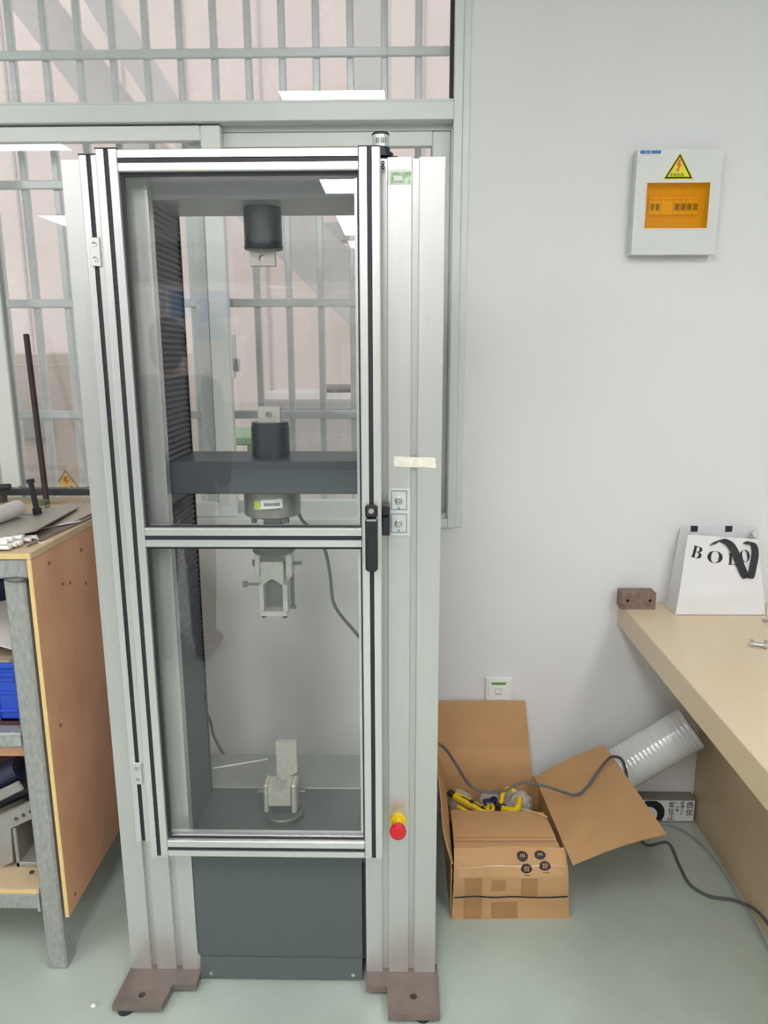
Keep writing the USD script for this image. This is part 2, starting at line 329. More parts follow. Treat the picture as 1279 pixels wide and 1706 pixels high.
# ------------------------------------------------------------------ the hall seen through the window
struct(obj('wall_hall', bx(-9, 6, 6.2, 6.4, -.1, 6), HWALL), 'pinkish white wall of the hall beyond the window', 'wall')
struct(obj('floor_hall', bx(-9, 6, YW+.2, 6.2, -.1, 0), HFL), 'grey floor of the hall beyond the window', 'floor')
for k, x in enumerate((-3.0, -2.1, -1.62, -1.05, -.62, .2)):
    obj('wall_panel_joint', bx(x-.008, x+.008, 6.185, 6.2, .1, 6), HGREY, '/World/wall_hall')
tag(obj('steel_column', bx(-.30, -.05, 5.4, 5.6, 0, 5.5, .01), HGREY), 'grey steel column in the hall beyond the right half of the window', 'column')
def beam(p, q, w, t):
    p, q = np.array(p, float), np.array(q, float); d = (q-p)/np.linalg.norm(q-p); n = np.array([-d[2], 0, d[0]])
    return slab([p+n*w/2, q+n*w/2, q-n*w/2, p-n*w/2], t)
tag(obj('shadow_brace', beam((-2.75, 5.3, 4.3), (-1.55, 5.3, 2.7), .26, .12), HGREY), 'grey diagonal bar in place of a wall shadow beyond the upper left pane', 'brace')  # both bars stand in for diagonal shadow bands on the hall wall
tag(obj('shadow_brace', beam((-2.15, 5.0, 4.2), (-1.25, 5.0, 2.75), .16, .12), HGREY), 'narrower grey diagonal bar in place of a shadow, right of the wider bar', 'brace')
tag(obj('stair_stringer', beam((-.95, 5.0, 2.55), (1.70, 5.0, .02), .34, .08), HGREY), 'grey sloping stair stringer seen through the glass door', 'stair')
tag(obj('hall_beam', bx(-.7, 1.5, 5.7, 5.8, 2.33, 2.47, .01), HGREY), 'horizontal grey steel beam in the hall beyond the window', 'beam')
cb = thing('electrical_cabinet', 'beige electrical cabinet with a yellow warning triangle, behind the window bars', 'cabinet', (-1.75, 3.4, 0))
obj('body', bx(-2.4, -1.0, 3.2, 3.7, 0, 1.55, .01), HCAB, cb)
obj('door_leaf', bx(-2.35, -1.69, 3.192, 3.2, .1, 1.5, .004), HCAB, cb); obj('door_leaf', bx(-1.67, -1.05, 3.192, 3.2, .1, 1.5, .004), HCAB, cb)
tr = Polygon([(-1.53, .945), (-1.385, .945), (-1.4575, 1.05)])
ts = obj('warning_sticker', onwall(tr, 3.1905, .0015), YEL2, cb, smooth=False, label='faded yellow warning triangle')
obj('border', onwall(tr.buffer(-.002).difference(tr.buffer(-.008)), 3.1898, .0007), GREYINK, ts, smooth=False)
obj('bolt_mark', onwall(affinity.translate(affinity.scale(Polygon([(2, 10), (6, 10), (4, 6), (7, 6), (3, 0), (4, 4.5), (1, 4.5)]), .0042, .0042, origin=(0, 0)), -1.474, .975), 3.1898, .0007), ORG, ts, smooth=False)
tag(obj('control_box', bx(-1.64, -1.50, 3.12, 3.19, 1.19, 1.30, .006), mat('hall_box_grey', s(168, 166, 164), .5)), 'small grey control box on the beige cabinet', 'control box')
ht = thing('hall_machine', 'pale grey machine tool with a flat top standing in the hall', 'machine', (-.3, 4.2, 0))
obj('body', bx(-.72, .0, 4.0, 4.5, 0, 1.22, .03), mat('hall_machine_pale', s(214, 212, 208), .5), ht); obj('cover', bx(-.75, .03, 3.97, 4.53, 1.22, 1.33, .03), HGREY, ht)
obj('chimney', cyl((-.1, 4.2, 1.33), (-.1, 4.2, 1.48), .03, 12), HGREY, ht); obj('tray', bx(-.42, -.02, 4.05, 4.4, 1.33, 1.36, .01), STEELD, ht)
ht = thing('hall_bench', 'green painted bench in the hall behind the left window bars', 'bench', (-.95, 4.2, 0))
obj('top', bx(-1.35, -.75, 4.0, 4.5, 1.05, 1.1, .01), HGRN, ht)
for x in (-1.3, -.8):
    for y in (4.05, 4.45): obj('leg', bx(x-.025, x+.025, y-.025, y+.025, 0, 1.05), HGRN, ht)

# what the rear window looks out on
struct(obj('ground_yard', bx(-9, 6, -14, YB-.15, -.1, 0), HFL), 'grey yard outside the rear window', 'ground')
struct(obj('wall_yard', bx(-9, 6, -14.2, -14, -.1, 3.2), HWALL), 'pale wall across the yard', 'wall')
bn = thing('banner', 'blue banner with white lettering hung outside the rear window', 'banner', (-2.35, -8.0, 1.9))
obj('cloth', bx(-3.28, -2.40, -8.02, -8.0, 2.02, 2.40), mat('banner_blue', s(44, 150, 235), .6), bn); obj('cloth', bx(-2.98, -2.58, -8.02, -8.0, 1.72, 2.02), mat('banner_light_blue', s(130, 200, 245), .6), bn)
def text_back(t, xr, z, h, y, font):
    m = onwall(affinity.translate(text(t, h, font), 0, z), 0, .004); v = m.vertices.copy(); m.vertices = np.c_[xr-v[:, 0], y-v[:, 1]+.004, v[:, 2]]; m.invert(); m.invert(); return m
obj('lettering', text_back('安全', -2.5, 2.08, .24, -7.998, 'CJK'), WHITEP, bn, smooth=False)
for x in (-3.3, -2.38): obj('post', cyl((x, -8.01, 0), (x, -8.01, 2.42), .02, 12), HGREY, bn)
hz = thing('hazard_barrier', 'grey barrier with yellow blocks outside the rear window', 'barrier', (-.4, -8.4, 0))
obj('board', bx(-.95, .3, -8.43, -8.4, 1.65, 1.95), HGREY, hz)
for k in range(4): obj('yellow_block', onwall(Polygon([(-.9+.3*k, 1.74), (-.76+.3*k, 1.74), (-.70+.3*k, 1.86), (-.84+.3*k, 1.86)]), -8.4, .004), YPL, hz, smooth=False)
for x in (-.9, .25): obj('post', bx(x-.03, x+.03, -8.49, -8.43, 0, 1.95), HGREY, hz)

# ================================================================== testing machine
tm = thing('testing_machine', 'tall grey material testing machine with a glazed aluminium door', 'testing machine', (-.2885, 1.75, 0))
CF = 1.575; ZT = 1.922
def column(x_in, x_out, ytop):
    sg = 1 if x_in > x_out else -1         # outward direction is -sg
    X = lambda d: x_in-sg*d
    g = .012
    pts = [(0, CF), (.041, CF), (.041, CF+g), (.056, CF+g), (.056, CF), (.105, CF), (.105, CF+g), (.119, CF+g), (.119, CF), (abs(x_in-x_out), CF), (abs(x_in-x_out), 1.80), (abs(x_in-x_out)-.012, 1.80), (abs(x_in-x_out)-.012, CF+.03), (0, CF+.03)]
    p = Polygon([(X(a), b) for a, b in pts]); p = p.buffer(-.0015).buffer(.0015)
    return vprism(p, .03, ytop)
obj('column_cover', column(-.501, -.671, ZT), COL, tm)
obj('column_cover', column(-.0785, .0925, ZT), COL, tm)
obj('corner_gusset', onwall(Polygon([(-.503, .031), (-.484, .031), (-.484, .05), (-.5, .075), (-.503, .075)]), CF+.002, .02), COL, tm)
for x in (-.501, -.0785):
    sgn = -1 if x < -.3 else 1
    def bellows(z0, z1):
        n = int((z1-z0)/.0125); z = np.linspace(z0, z1, 2*n+1); V = []
        xi, xo, yf, yr = x, x+sgn*.145, 1.608, 1.786; d = .004
        ms = []
        for i, zz in enumerate(z):
            e = d if i % 2 else 0
            V += [(xi+sgn*e, yf, zz), (xi+sgn*e, yr, zz), (xo-sgn*e, yr, zz), (xo-sgn*e, yf, zz)]
        Fc = []
        for i in range(len(z)-1):
            for j in range(4):
                a, b = 4*i+j, 4*i+(j+1) % 4; Fc += [(a, b, b+4), (a, b+4, a+4)]
        Fc += [(0, 2, 1), (0, 3, 2)]; t = 4*(len(z)-1); Fc += [(t, t+1, t+2), (t, t+2, t+3)]
        m = trimesh.Trimesh(np.array(V), np.array(Fc), process=False); m.fix_normals(); return m
    obj('bellows', bellows(.39, 1.215), BELL, tm, smooth=False); obj('bellows', bellows(1.315, 1.852), BELL, tm, smooth=False)
    obj('bellows_flange', bx(min(x+sgn*.002, x+sgn*.14), max(x+sgn*.002, x+sgn*.14), 1.61, 1.788, 1.215, 1.241), MGREY, tm)
    obj('rear_post', bx(min(x-sgn*.001, x+sgn*.13), max(x-sgn*.001, x+sgn*.13), 1.787, 1.7915, .388, 1.852), BLACKP, tm)
obj('top_beam', bx(-.655, .078, 1.606, 1.80, 1.852, 1.918, .003), mat('top_beam_lit_tone', s(150, 147, 150), .35), tm)  # colour lightened to stand for bounce and reflected light on the underside
ug = obj('upper_grip', lathe([(0, 1.766), (.04, 1.766), (.042, 1.768), (.0425, 1.772), (.041, 1.774), (.041, 1.852), (0, 1.852)], (-.294, 1.70, 0)), GRIP, tm)
def clevis(x0, x1, z0, z1, y, t, hz_):
    p = sbox(x0, z0, x1, z1).difference(ngon((x0+x1)/2, hz_, .0075)); return onwall(p, y-t/2, t)
obj('clevis', clevis(-.324, -.269, 1.732, 1.7665, 1.70, .02, 1.747), STEEL, ug)
ch = obj('crosshead', bx(-.63, .055, 1.61, 1.785, 1.241, 1.3135, .002), CROSS, tm)
mg = obj('middle_grip', lathe([(0, 1.3135), (.043, 1.3135), (.0435, 1.3155), (.0435, 1.383), (.042, 1.385), (.042, 1.392), (0, 1.392)], (-.2935, 1.70, 0)), GRIP, tm)
obj('clevis', clevis(-.319, -.269, 1.392, 1.427, 1.70, .02, 1.409), STEEL, mg)
lc = obj('load_cell', lathe([(0, 1.176), (.060, 1.176), (.0655, 1.180), (.0655, 1.241), (0, 1.241)], (-.2945, 1.70, 0), 48), CELL, tm)
for a in range(4):
    an = math.radians(-135+90*a); cx, cy_ = -.2945+.053*math.cos(an), 1.70+.053*math.sin(an)
    obj('bolt', cyl((cx, cy_, 1.164), (cx, cy_, 1.1765), .0065, 12), STEELD, lc)
def on_cyl(x0, x1, z0, z1, R, cx, cyy, tilt=0, t=.0006, n=8):
    def fn(u, v):
        x = x0+(x1-x0)*u; z = z0+(z1-z0)*v+tilt*(x-x0); return (x, cyy-math.sqrt(R*R-(x-cx)**2)-t, z)
    return grid_sheet(fn, n, 1, -t)
obj('lime_sticker', on_cyl(-.326, -.310, 1.199, 1.2195, .0655, -.2945, 1.70, .05), LIME, lc, label='lime green sticker')
lb = obj('label', on_cyl(-.310, -.262, 1.199, 1.2225, .0655, -.2945, 1.70, .05), PAPER, lc, label='white sticker with a printed bar line')
obj('print', cat([on_cyl(-.302+k*.0032, -.302+k*.0032+.0018, 1.2085, 1.2155, .0662, -.2945, 1.70, .05, n=1) for k in range(11)]+[on_cyl(-.309, -.264, 1.1992, 1.2008, .0662, -.2945, 1.70, .05)]), INK, lb, smooth=False)
obj('stem', bx(-.314, -.271, 1.679, 1.721, 1.098, 1.175, .003), STEELD, lc)
# bending head under the load cell
bh = obj('bending_head', lathe([(0, 1.084), (.046, 1.084), (.0505, 1.089), (.0505, 1.099), (0, 1.099)], (-.2945, 1.70, 0), 40), GRIP, tm)
for x0, x1 in ((-.337, -.3245), (-.264, -.25)): obj('ear', bx(x0, x1, 1.672, 1.725, 1.03, 1.085, .001), STEEL, bh)
vb = sbox(-.3225, 1.0125, -.2695, 1.068).difference(Polygon([(-.3185, 1.0125), (-.2965, 1.0285), (-.2745, 1.0125), (-.2965, .99)]))
obj('v_block', onwall(vb, 1.668, .05), STEEL, bh)
obj('pin', cat(cyl((-.346, 1.70, 1.057), (-.230, 1.70, 1.057), .0045, 12), cyl((-.347, 1.70, 1.057), (-.337, 1.70, 1.057), .0085, 6)), STEELD, bh)
yk = obj('yoke', cat(bx(-.330, -.3185, 1.672, 1.716, .945, 1.0115, .001), bx(-.2735, -.262, 1.672, 1.716, .945, 1.0115, .001)), STEEL, bh)
obj('clamp_screw', cat(cyl((-.366, 1.69, 1.007), (-.33, 1.69, 1.007), .0035, 12), cyl((-.370, 1.69, 1.007), (-.3605, 1.69, 1.007), .0075, 12)), STEELD, bh)
obj('bottom_plate', bx(-.328, -.264, 1.67, 1.718, .933, .945, .001), STEEL, bh)
for x in (-.320, -.270): obj('foot_bolt', cyl((x, 1.676, .929), (x, 1.676, .934), .006, 12), BLACKP, bh)
obj('back_plate', bx(-.3185, -.2735, 1.706, 1.716, .945, 1.012), STEELD, bh)
obj('guide_rod', cat(cyl((-.257, 1.722, .942), (-.257, 1.722, 1.03), .005, 12), cyl((-.257, 1.722, .936), (-.257, 1.722, .943), .008, 6)), STEELD, bh)
# table and lower support
obj('table', bx(-.655, .078, 1.588, 1.812, .33, .388, .002), TABLE, tm)
obj('rear_plate', bx(-.655, .078, 1.8125, 1.985, .36, .3875, .002), TABLE2, tm, label='lighter grey rear plate of the table')
obj('base', bx(-.64, .063, 1.61, 1.97, .035, .36), MGREY, tm)
sp_ = obj('lower_support', lathe([(0, .388), (.051, .388), (.052, .390), (.052, .401), (.050, .404), (0, .404)], (-.292, 1.695, 0), 48), STEELD, tm)
for x0, x1 in ((-.339, -.3265), (-.270, -.256)): obj('ear', bx(x0, x1, 1.672, 1.722, .404, .484, .004), STEEL, sp_)
obj('spacer', bx(-.3255, -.2715, 1.675, 1.72, .404, .428), GRIP, sp_)
vl = sbox(-.3265, .428, -.2705, .480).difference(Polygon([(-.315, .4805), (-.2985, .466), (-.282, .4805)]))
obj('v_block', onwall(vl, 1.670, .05), STEEL, sp_)
obj('punch', onwall(Polygon([(-.312, .575), (-.259, .575), (-.259, .492), (-.2985, .467), (-.312, .480)]), 1.7215, .014), STEEL, sp_)
obj('pin', cat(cyl((-.353, 1.695, .453), (-.236, 1.695, .453), .0045, 12), cyl((-.356, 1.695, .453), (-.341, 1.695, .453), .007, 12)), STEELD, sp_)
# front panel, feet
fp = obj('front_panel', onwall(sbox(-.5005, .066, -.088, .39), CF+.004, .012), MGREY, tm)
obj('kick_lip', slab([(-.4955, CF+.004, .066), (-.4955, CF-.004, .013), (-.089, CF-.004, .013), (-.089, CF+.004, .066)], -.003), MGREY, fp)
for x in (-.468, -.112): obj('screw', cyl((x, CF-.007, .024), (x, CF, .024), .0045, 12), SCREW, fp)
def foot(poly, hole, name='foot_plate'):
    return obj(name, flat(Polygon(poly).difference(ngon(*hole, .0085)), .013, .017), PLATE, tm)
fl = foot([(-.680, 1.467), (-.562, 1.469), (-.553, 1.528), (-.496, 1.530), (-.492, 1.60), (-.672, 1.60)], (-.618, 1.497))
fr = foot([(-.023, 1.453), (.099, 1.454), (.099, 1.60), (-.078, 1.60), (-.078, 1.530), (-.026, 1.530)], (.038, 1.503))
obj('levelling_foot', cyl((-.655, 1.485, 0), (-.655, 1.485, .013), .02, 20), BLACK, fl); obj('levelling_foot', cyl((.06, 1.475, 0), (.06, 1.475, .013), .018, 20), BLACK, fr)
for x in (-.58, .0):
    obj('machine_foot', bx(x-.06, x+.06, 1.62, 1.95, 0, .035), BLACK, tm)
# hinge strip and door
def prof_v(x0, x1, y0, y1, z0, z1, slot=.0095, d=.006):
    c = (x0+x1)/2; p = sbox(x0, y0, x1, y1).buffer(-.003).buffer(.003, quad_segs=3).difference(sbox(c-slot/2, y0-.01, c+slot/2, y0+d)); return vprism(p, z0, z1)
def prof_h(x0, x1, y0, y1, z0, z1, slot=.0095, d=.006):
    c = (z0+z1)/2; p = sbox(y0, z0, y1, z1).buffer(-.003).buffer(.003, quad_segs=3).difference(sbox(y0-.01, c-slot/2, y0+d, c+slot/2))
    m = extr(p, x1-x0); v = m.vertices.copy(); m.vertices = np.c_[x0+v[:, 2], v[:, 0], v[:, 1]]; m.fix_normals(); return m
hs = obj('hinge_strip', prof_v(-.626, -.586, 1.5535, 1.5745, .408, 1.925), ALU, tm)
obj('slot_strip', bx(-.6105, -.6015, 1.556, 1.5605, .409, 1.923), BLACK, hs); obj('end_cap', bx(-.6262, -.5858, 1.5533, 1.5745, 1.925, 1.928), BLACKP, hs)
for z in (1.745, .590):
    h = obj('hinge_leaf', bx(-.616, -.5955, 1.5485, 1.5535, z-.0275, z+.0275, .0008), ALU, hs)
for z in (1.745, .590):
    for dz in (-.0135, .0145): obj('hinge_screw', lathe([(.0022, -.001), (.0048, -.001), (.0048, .0012), (.0022, .0005)], (0, 0, 0), 16).apply_transform(trimesh.transformations.rotation_matrix(math.pi/2, (1, 0, 0))).apply_translation((-.606, 1.5482, z+dz)), SCREW, hs)
dr = node('door', tm); D0, D1 = 1.513, 1.552
DX0, DX1, DZ0, DZ1 = -.577, -.035, .3985, 1.926
obj('stile', prof_v(DX0, DX0+.0415, D0, D1, DZ0, DZ1), ALU, dr); obj('stile', prof_v(DX1-.0415, DX1, D0, D1, DZ0, DZ1), ALU, dr)
XI0, XI1 = DX0+.042, DX1-.042
for z0, z1 in ((1.8855, 1.926), (1.1445, 1.186), (.3985, .440)): obj('rail', prof_h(XI0, XI1, D0+.0005, D1, z0, z1), ALU, dr)
for x in (DX0+.02075, DX1-.02075): obj('slot_strip', bx(x-.0046, x+.0046, D0+.0025, D0+.007, DZ0+.001, DZ1-.002), BLACK, dr)
for z in (1.90575, 1.16525, .41925): obj('slot_strip', bx(XI0, XI1, D0+.003, D0+.0072, z-.0046, z+.0046), BLACK, dr)
for x in (DX0, DX1-.0415): obj('end_cap', bx(x-.0002, x+.0417, D0-.0002, D1, DZ1, DZ1+.0025), BLACKP, dr)
for z0, z1 in ((1.186, 1.8855), (.440, 1.1445)):
    g = .006
    obj('pane', bx(XI0+.001, XI1-.001, 1.5305, 1.5355, z0+.001, z1-.001), DGLASS, dr)
    obj('gasket', cat(bx(XI0, XI0+g, 1.524, 1.530, z0, z1), bx(XI1-.003, XI1, 1.524, 1.530, z0, z1), bx(XI0+g, XI1-.003, 1.524, 1.530, z1-g, z1), bx(XI0+g, XI1-.003, 1.524, 1.530, z0, z0+.003)), BLACK, dr)
    obj('glazing_bead', cat([bx(XI1-.009, XI1, 1.536, 1.546, z0, z1)]+([bx(XI0, XI1-.009, 1.536, 1.546, z0, z0+.008)] if z0 < .5 else [])), ALU, dr)
hd = cat(bx(-.0685, -.043, 1.488, 1.513, 1.098, 1.212, .005), bx(-.0685, -.043, 1.494, 1.513, 1.212, 1.239, .004))
obj('handle', hd, BLACKP, dr, label='black plastic lock handle')
obj('lock_barrel', lathe([(0, -.002), (.0042, -.002), (.0062, 0), (.0062, .006), (0, .006)], (0, 0, 0), 16).apply_transform(trimesh.transformations.rotation_matrix(-math.pi/2, (1, 0, 0))).apply_translation((-.056, 1.4935, 1.227)), SCREW, dr)
obj('handle_trim', bx(-.066, -.0455, 1.4865, 1.491, 1.207, 1.2115, .001), SCREW, dr)
obj('latch_keeper', cat(bx(-.033, -.0185, 1.535, 1.575, 1.209, 1.229, .001), bx(-.034, -.018, 1.53, 1.575, 1.166, 1.2065, .002)), BLACKP, tm)
# things fixed on the right column
bp = obj('button_panel', onwall(sbox(-.019, 1.156, .026, 1.260), CF-.001, .001), mat('clear_label', s(200, 206, 205), .2), tm, smooth=False, label='clear printed label with two push buttons')
obj('outline', cat([onwall(sbox(-.015, z-.019, .018, z+.022).buffer(.001).difference(sbox(-.014, z-.018, .017, z+.021)), CF-.0013, .0003) for z in (1.233, 1.182)]), GREYINK, bp, smooth=False)
for z in (1.234, 1.183):
    obj('push_button', lathe([(0, -.005), (.0055, -.005), (.0062, -.0035), (.0066, -.003), (.0085, -.0025), (.0085, 0), (0, 0)], (0, 0, 0), 24).apply_transform(trimesh.transformations.rotation_matrix(-math.pi/2, (1, 0, 0))).apply_translation((.001, CF-.001, z)), SCREW, bp)
obj('arrow', onwall(Polygon([(-.0025, 1.215), (.0045, 1.215), (.001, 1.2205)]), CF-.0014, .0004), FILMBLUE, bp, smooth=False)
obj('arrow', onwall(Polygon([(-.0025, 1.169), (.0045, 1.169), (.001, 1.1635)]), CF-.0014, .0004), FILMBLUE, bp, smooth=False)
es = obj('emergency_stop', cat(cyl((.0, CF-.01, .458), (.0, CF, .458), .019, 28), cyl((0, CF-.028, .458), (0, CF-.01, .458), .014, 24)), YPL, tm, label='emergency stop button with yellow collar')
obj('mushroom_head', lathe([(0, -.052), (.006, -.0515), (.0065, -.053), (.013, -.0535), (.018, -.051), (.0195, -.046), (.018, -.037), (.014, -.030), (0, -.030)], (0, 0, 0), 32).apply_transform(trimesh.transformations.rotation_matrix(-math.pi/2, (1, 0, 0))).apply_translation((0, CF, .458)), RED, es, label='red mushroom head')
st = obj('green_sticker', onwall(sbox(-.021, 1.8715, .026, 1.8995), CF-.0008, .0008), mat('sticker_white', s(216, 226, 214), .3), tm, smooth=False, label='small green and white rectangular sticker')
obj('print', cat(onwall(sbox(-.0155, 1.8735, .0245, 1.8945).difference(sbox(-.010, 1.879, .008, 1.888)), CF-.0011, .0003)), GREEN, st, smooth=False)
cz = random.Random(3)
tp = Polygon([(-.011, 1.331), (.02, 1.3285), (.05, 1.3275), (.0765, 1.3275), (.0795, 1.322), (.078, 1.317), (.081, 1.311), (.079, 1.3045), (.055, 1.3065), (.02, 1.3065), (-.008, 1.3085), (-.0105, 1.316), (-.0088, 1.322)])
obj('masking_tape', onwall(tp, CF-.001, .0009), MASK, tm, smooth=False, label='torn strip of stained masking tape')
bc = obj('beacon', cat(cyl((-.037, 1.65, 1.938), (-.037, 1.65, 1.946), .026, 28), cyl((-.037, 1.65, 1.946), (-.037, 1.65, 1.957), .019, 28), bx(-.03, -.004, 1.633, 1.667, 1.923, 1.938, .004), bx(-.05, .0, 1.635, 1.665, 1.9225, 1.939, .003)), BLACKP, tm, label='stubby signal beacon with silver band')
obj('band', lathe([(.0175, 1.957), (.0178, 1.957), (.0178, 1.981), (.0175, 1.981), (0, 1.981), (0, 1.957)], (-.037, 1.65, 0), 28), mat('beacon_band', s(208, 210, 206), .3, .3), bc)
obj('band_print', cat([on_cyl(-.046+.0045*k, -.044+.0045*k, 1.963, 1.973, .0181, -.037, 1.65, n=1) for k in range(5)]), GREYINK, bc, smooth=False)
obj('cap', lathe([(0, 1.986), (.015, 1.986), (.0183, 1.983), (.0183, 1.980), (0, 1.980)], (-.037, 1.65, 0), 28), BLACKP, bc)
obj('cable_clip', cat([lathe([(.0018, 0), (.0034, 0), (.0034, .006), (.0018, .006)], (0, 0, 0), 14).apply_transform(trimesh.transformations.rotation_matrix(-math.pi/2, (1, 0, 0))).apply_translation((-.031, CF-.006, z)) for z in (1.903, 1.911)]), BLACKP, tm)

# cables of the machine
tag(obj('sensor_cable', tube([(-.243, 1.735, 1.185), (-.235, 1.77, 1.145), (-.215, 1.80, 1.115), (-.188, 1.81, 1.068), (-.174, 1.81, 1.0), (-.167, 1.81, .925), (-.146, 1.81, .883), (-.10, 1.815, .822), (-.04, 1.86, .70), (.03, 1.95, .52), (.095, 2.0, .432), (.135, 2.0, .405), (.165, 2.0, .362), (.213, 2.0, .283), (.265, 1.99, .265), (.32, 1.99, .272), (.37, 2.0, .291), (.44, 1.99, .285), (.52, 1.98, .265), (.555, 1.985, .284), (.585, 2.0, .318), (.62, 2.02, .352), (.648, 2.04, .356), (.685, 2.06, .325), (.71, 2.07, .23), (.74, 2.08, .09), (.79, 2.10, .012), (.865, 2.12, .006), (.862, 2.02, .006), (.862, 1.93, .006), (.90, 1.882, .006), (.96, 1.862, .010), (.992, 1.80, .03), (.994, 1.70, .045), (.994, 1.5, .05)], .0042, 8, 7), CABLE), 'dark grey cable from the load cell, over the cardboard box to the desk', 'cable')
tag(obj('power_cable', tube([(-.62, 1.82, .62), (-.57, 1.93, .60), (-0.564, 2.030, 0.475), (-0.554, 2.030, 0.420), (-0.528, 2.030, 0.361), (-0.494, 2.030, 0.303), (-.36, 2.05, .14), (-.30, 2.10, .02), (-.2, 2.14, .006), (.05, 2.2, .006)], .0042, 8), CABLE), 'short dark cable hanging behind the machine table', 'cable')
tag(obj('floor_cable', tube([(.79, 2.2, .006), (.872, 2.222, .005), (.93, 2.195, .005), (.965, 2.13, .005), (.982, 2.04, .005), (.985, 1.95, .005), (.98, 1.885, .005), (.985, 1.82, .005), (.975, 1.70, .005), (.96, 1.5, .005)], .0036, 8), CABLEL), 'pale grey cable curving over the floor beside the desk panel', 'cable')
tag(obj('plastic_stick', cyl((-0.526, 1.903, .39), (-0.380, 1.953, .39), .0022, 8), FOAM), 'thin white stick lying on the rear plate of the machine table', 'stick')

# ================================================================== right side: wall fittings, desk
db = thing('distribution_box', 'white flush distribution box with amber window, on the wall', 'distribution box', (.78, YW-.02, 1.95))
bxo = sbox(.662, 1.8155, .898, 2.0925); bwn = sbox(.694, 1.886, .869, 2.006)
obj('cover', onwall(bxo.difference(bwn), YW-.04, .034), BOXW, db)
obj('window_rim', onwall(bwn.buffer(.0035, join_style=2).difference(bwn), YW-.0412, .0012), mat('rim_pink', s(232, 214, 200), .4), db)
obj('back_tray', bx(.69, .873, YW-.012, YW-.007, 1.882, 2.01), mat('tray_yellow', s(236, 206, 140), .5), db)
obj('window_flap', bx(.6945, .8685, YW-.0395, YW-.0365, 1.8865, 2.0055), AMBER, db, label='transparent amber flap')
def breaker(x0, x1, lever):
    b = obj('breaker', cat(bx(x0, x1, YW-.024, YW-.012, 1.925, 1.972, .001)), mat('breaker_cream', s(246, 232, 200), .45), db)
    for a0, a1 in lever: obj('lever', cat(bx(a0, a1, YW-.03, YW-.024, 1.9365, 1.954, .001)), mat('lever_brown', s(60, 46, 40), .4), b)
breaker(.709, .7415, [(.713, .7215), (.7275, .736)]); breaker(.7425, .7765, [])
for k in range(4): breaker(.778+.0172*k, .7945+.0172*k, [(.7805+.0172*k, .7915+.0172*k)])
obj('tally_strip', cat([bx(.708+.02*k, .722+.02*k, YW-.0245, YW-.024, 1.963, 1.966) for k in range(7)]), ORG, db, smooth=False)
tri = Polygon([(.736, 2.0145), (.822, 2.0145), (.779, 2.0855)])
wt = obj('warning_sticker', onwall(tri, YW-.0408, .0008), YEL, db, smooth=False, label='yellow triangular electricity warning sticker')
t1 = tri.buffer(-.0025, join_style=2); t2 = tri.buffer(-.0065, join_style=2)
obj('border', onwall(t1.difference(t2), YW-.0411, .0003), INK, wt, smooth=False)
obj('bolt_mark', onwall(Polygon([(.7765, 2.0665), (.7835, 2.0665), (.7800, 2.0545), (.7855, 2.0555), (.7785, 2.0400), (.7825, 2.0405), (.7745, 2.0325), (.7715, 2.0425), (.7745, 2.0415), (.7775, 2.0500), (.7715, 2.0490)]), YW-.0411, .0003), ORG, wt, smooth=False)
obj('lettering', text_wall('有电危险', .7545, 2.0215, .0095, YW-.0411, 'CJK', .0003), INK, wt, smooth=False)
nl = obj('name_label', onwall(sbox(.668, 2.075, .728, 2.0905), YW-.0406, .0006), PAPER, db, smooth=False, label='small blue and white name label')
obj('blue_band', onwall(sbox(.669, 2.0815, .726, 2.0900), YW-.0409, .0003), BLUE, nl, smooth=False)
obj('lettering', text_wall('FJ-00', .681, 2.0833, .005, YW-.0412, 'Inter', .0003), PAPER, nl, smooth=False)
obj('small_print', cat([onwall(sbox(.672+.0075*k, 2.0768, .6775+.0075*k, 2.0776), YW-.0409, .0003) for k in range(7)]), GREYINK, nl, smooth=False)
so = thing('network_socket', 'white wall network socket with a green strip, above the cardboard box', 'wall socket', (.331, YW, .46))
obj('face_plate', bx(.287, .375, YW-.011, YW, .418, .504, .003), WHITEP, so)
obj('inner_plate', bx(.2955, .3665, YW-.0135, YW-.011, .4265, .4955, .001), WHITEP, so)
obj('green_strip', bx(.306, .352, YW-.0142, YW-.0135, .4805, .4885), GREEN2, so)
obj('shutter', cat(onwall(sbox(.3165, .4475, .3405, .4675).difference(sbox(.319, .450, .338, .465)), YW-.0146, .0012), onwall(sbox(.323, .446, .335, .449), YW-.0146, .0012)), mat('plastic_grey', s(190, 192, 192), .4), so, smooth=False)
dk = thing('desk', 'beige laminate desk with a thick top, against the wall on the right', 'desk', (1.2, 1.6, 0))
obj('desktop', bx(.705, 1.62, .85, YW-.001, .687, .763, .002), DESK, dk); obj('side_panel', bx(.998, 1.02, .88, YW-.004, 0, .687), mat('desk_panel_shaded', s(194, 170, 136), .35, var=.02, scale=40), dk); obj('side_panel', bx(1.56, 1.582, .88, YW-.004, 0, .687), DESK, dk)  # left side panel colour darkened to carry the shade under the desktop
blk = sbox(.692, .763, .797, .8165)
bl = thing('steel_block', 'rusty rectangular steel block with two holes, on the desk corner', 'steel block', (.745, 2.22, .763))
hol = [(.7105, .791), (.7795, .791)]
sh = blk.buffer(-.001).buffer(.001)
for h in hol: sh = sh.difference(ngon(*h, .0052, 16))
obj('block', onwall(sh, 2.205, .05), RUST, bl)
obj('hole', cat([cyl((a, 2.215, b), (a, 2.2545, b), .0051, 16) for a, b in hol]), INK, bl)
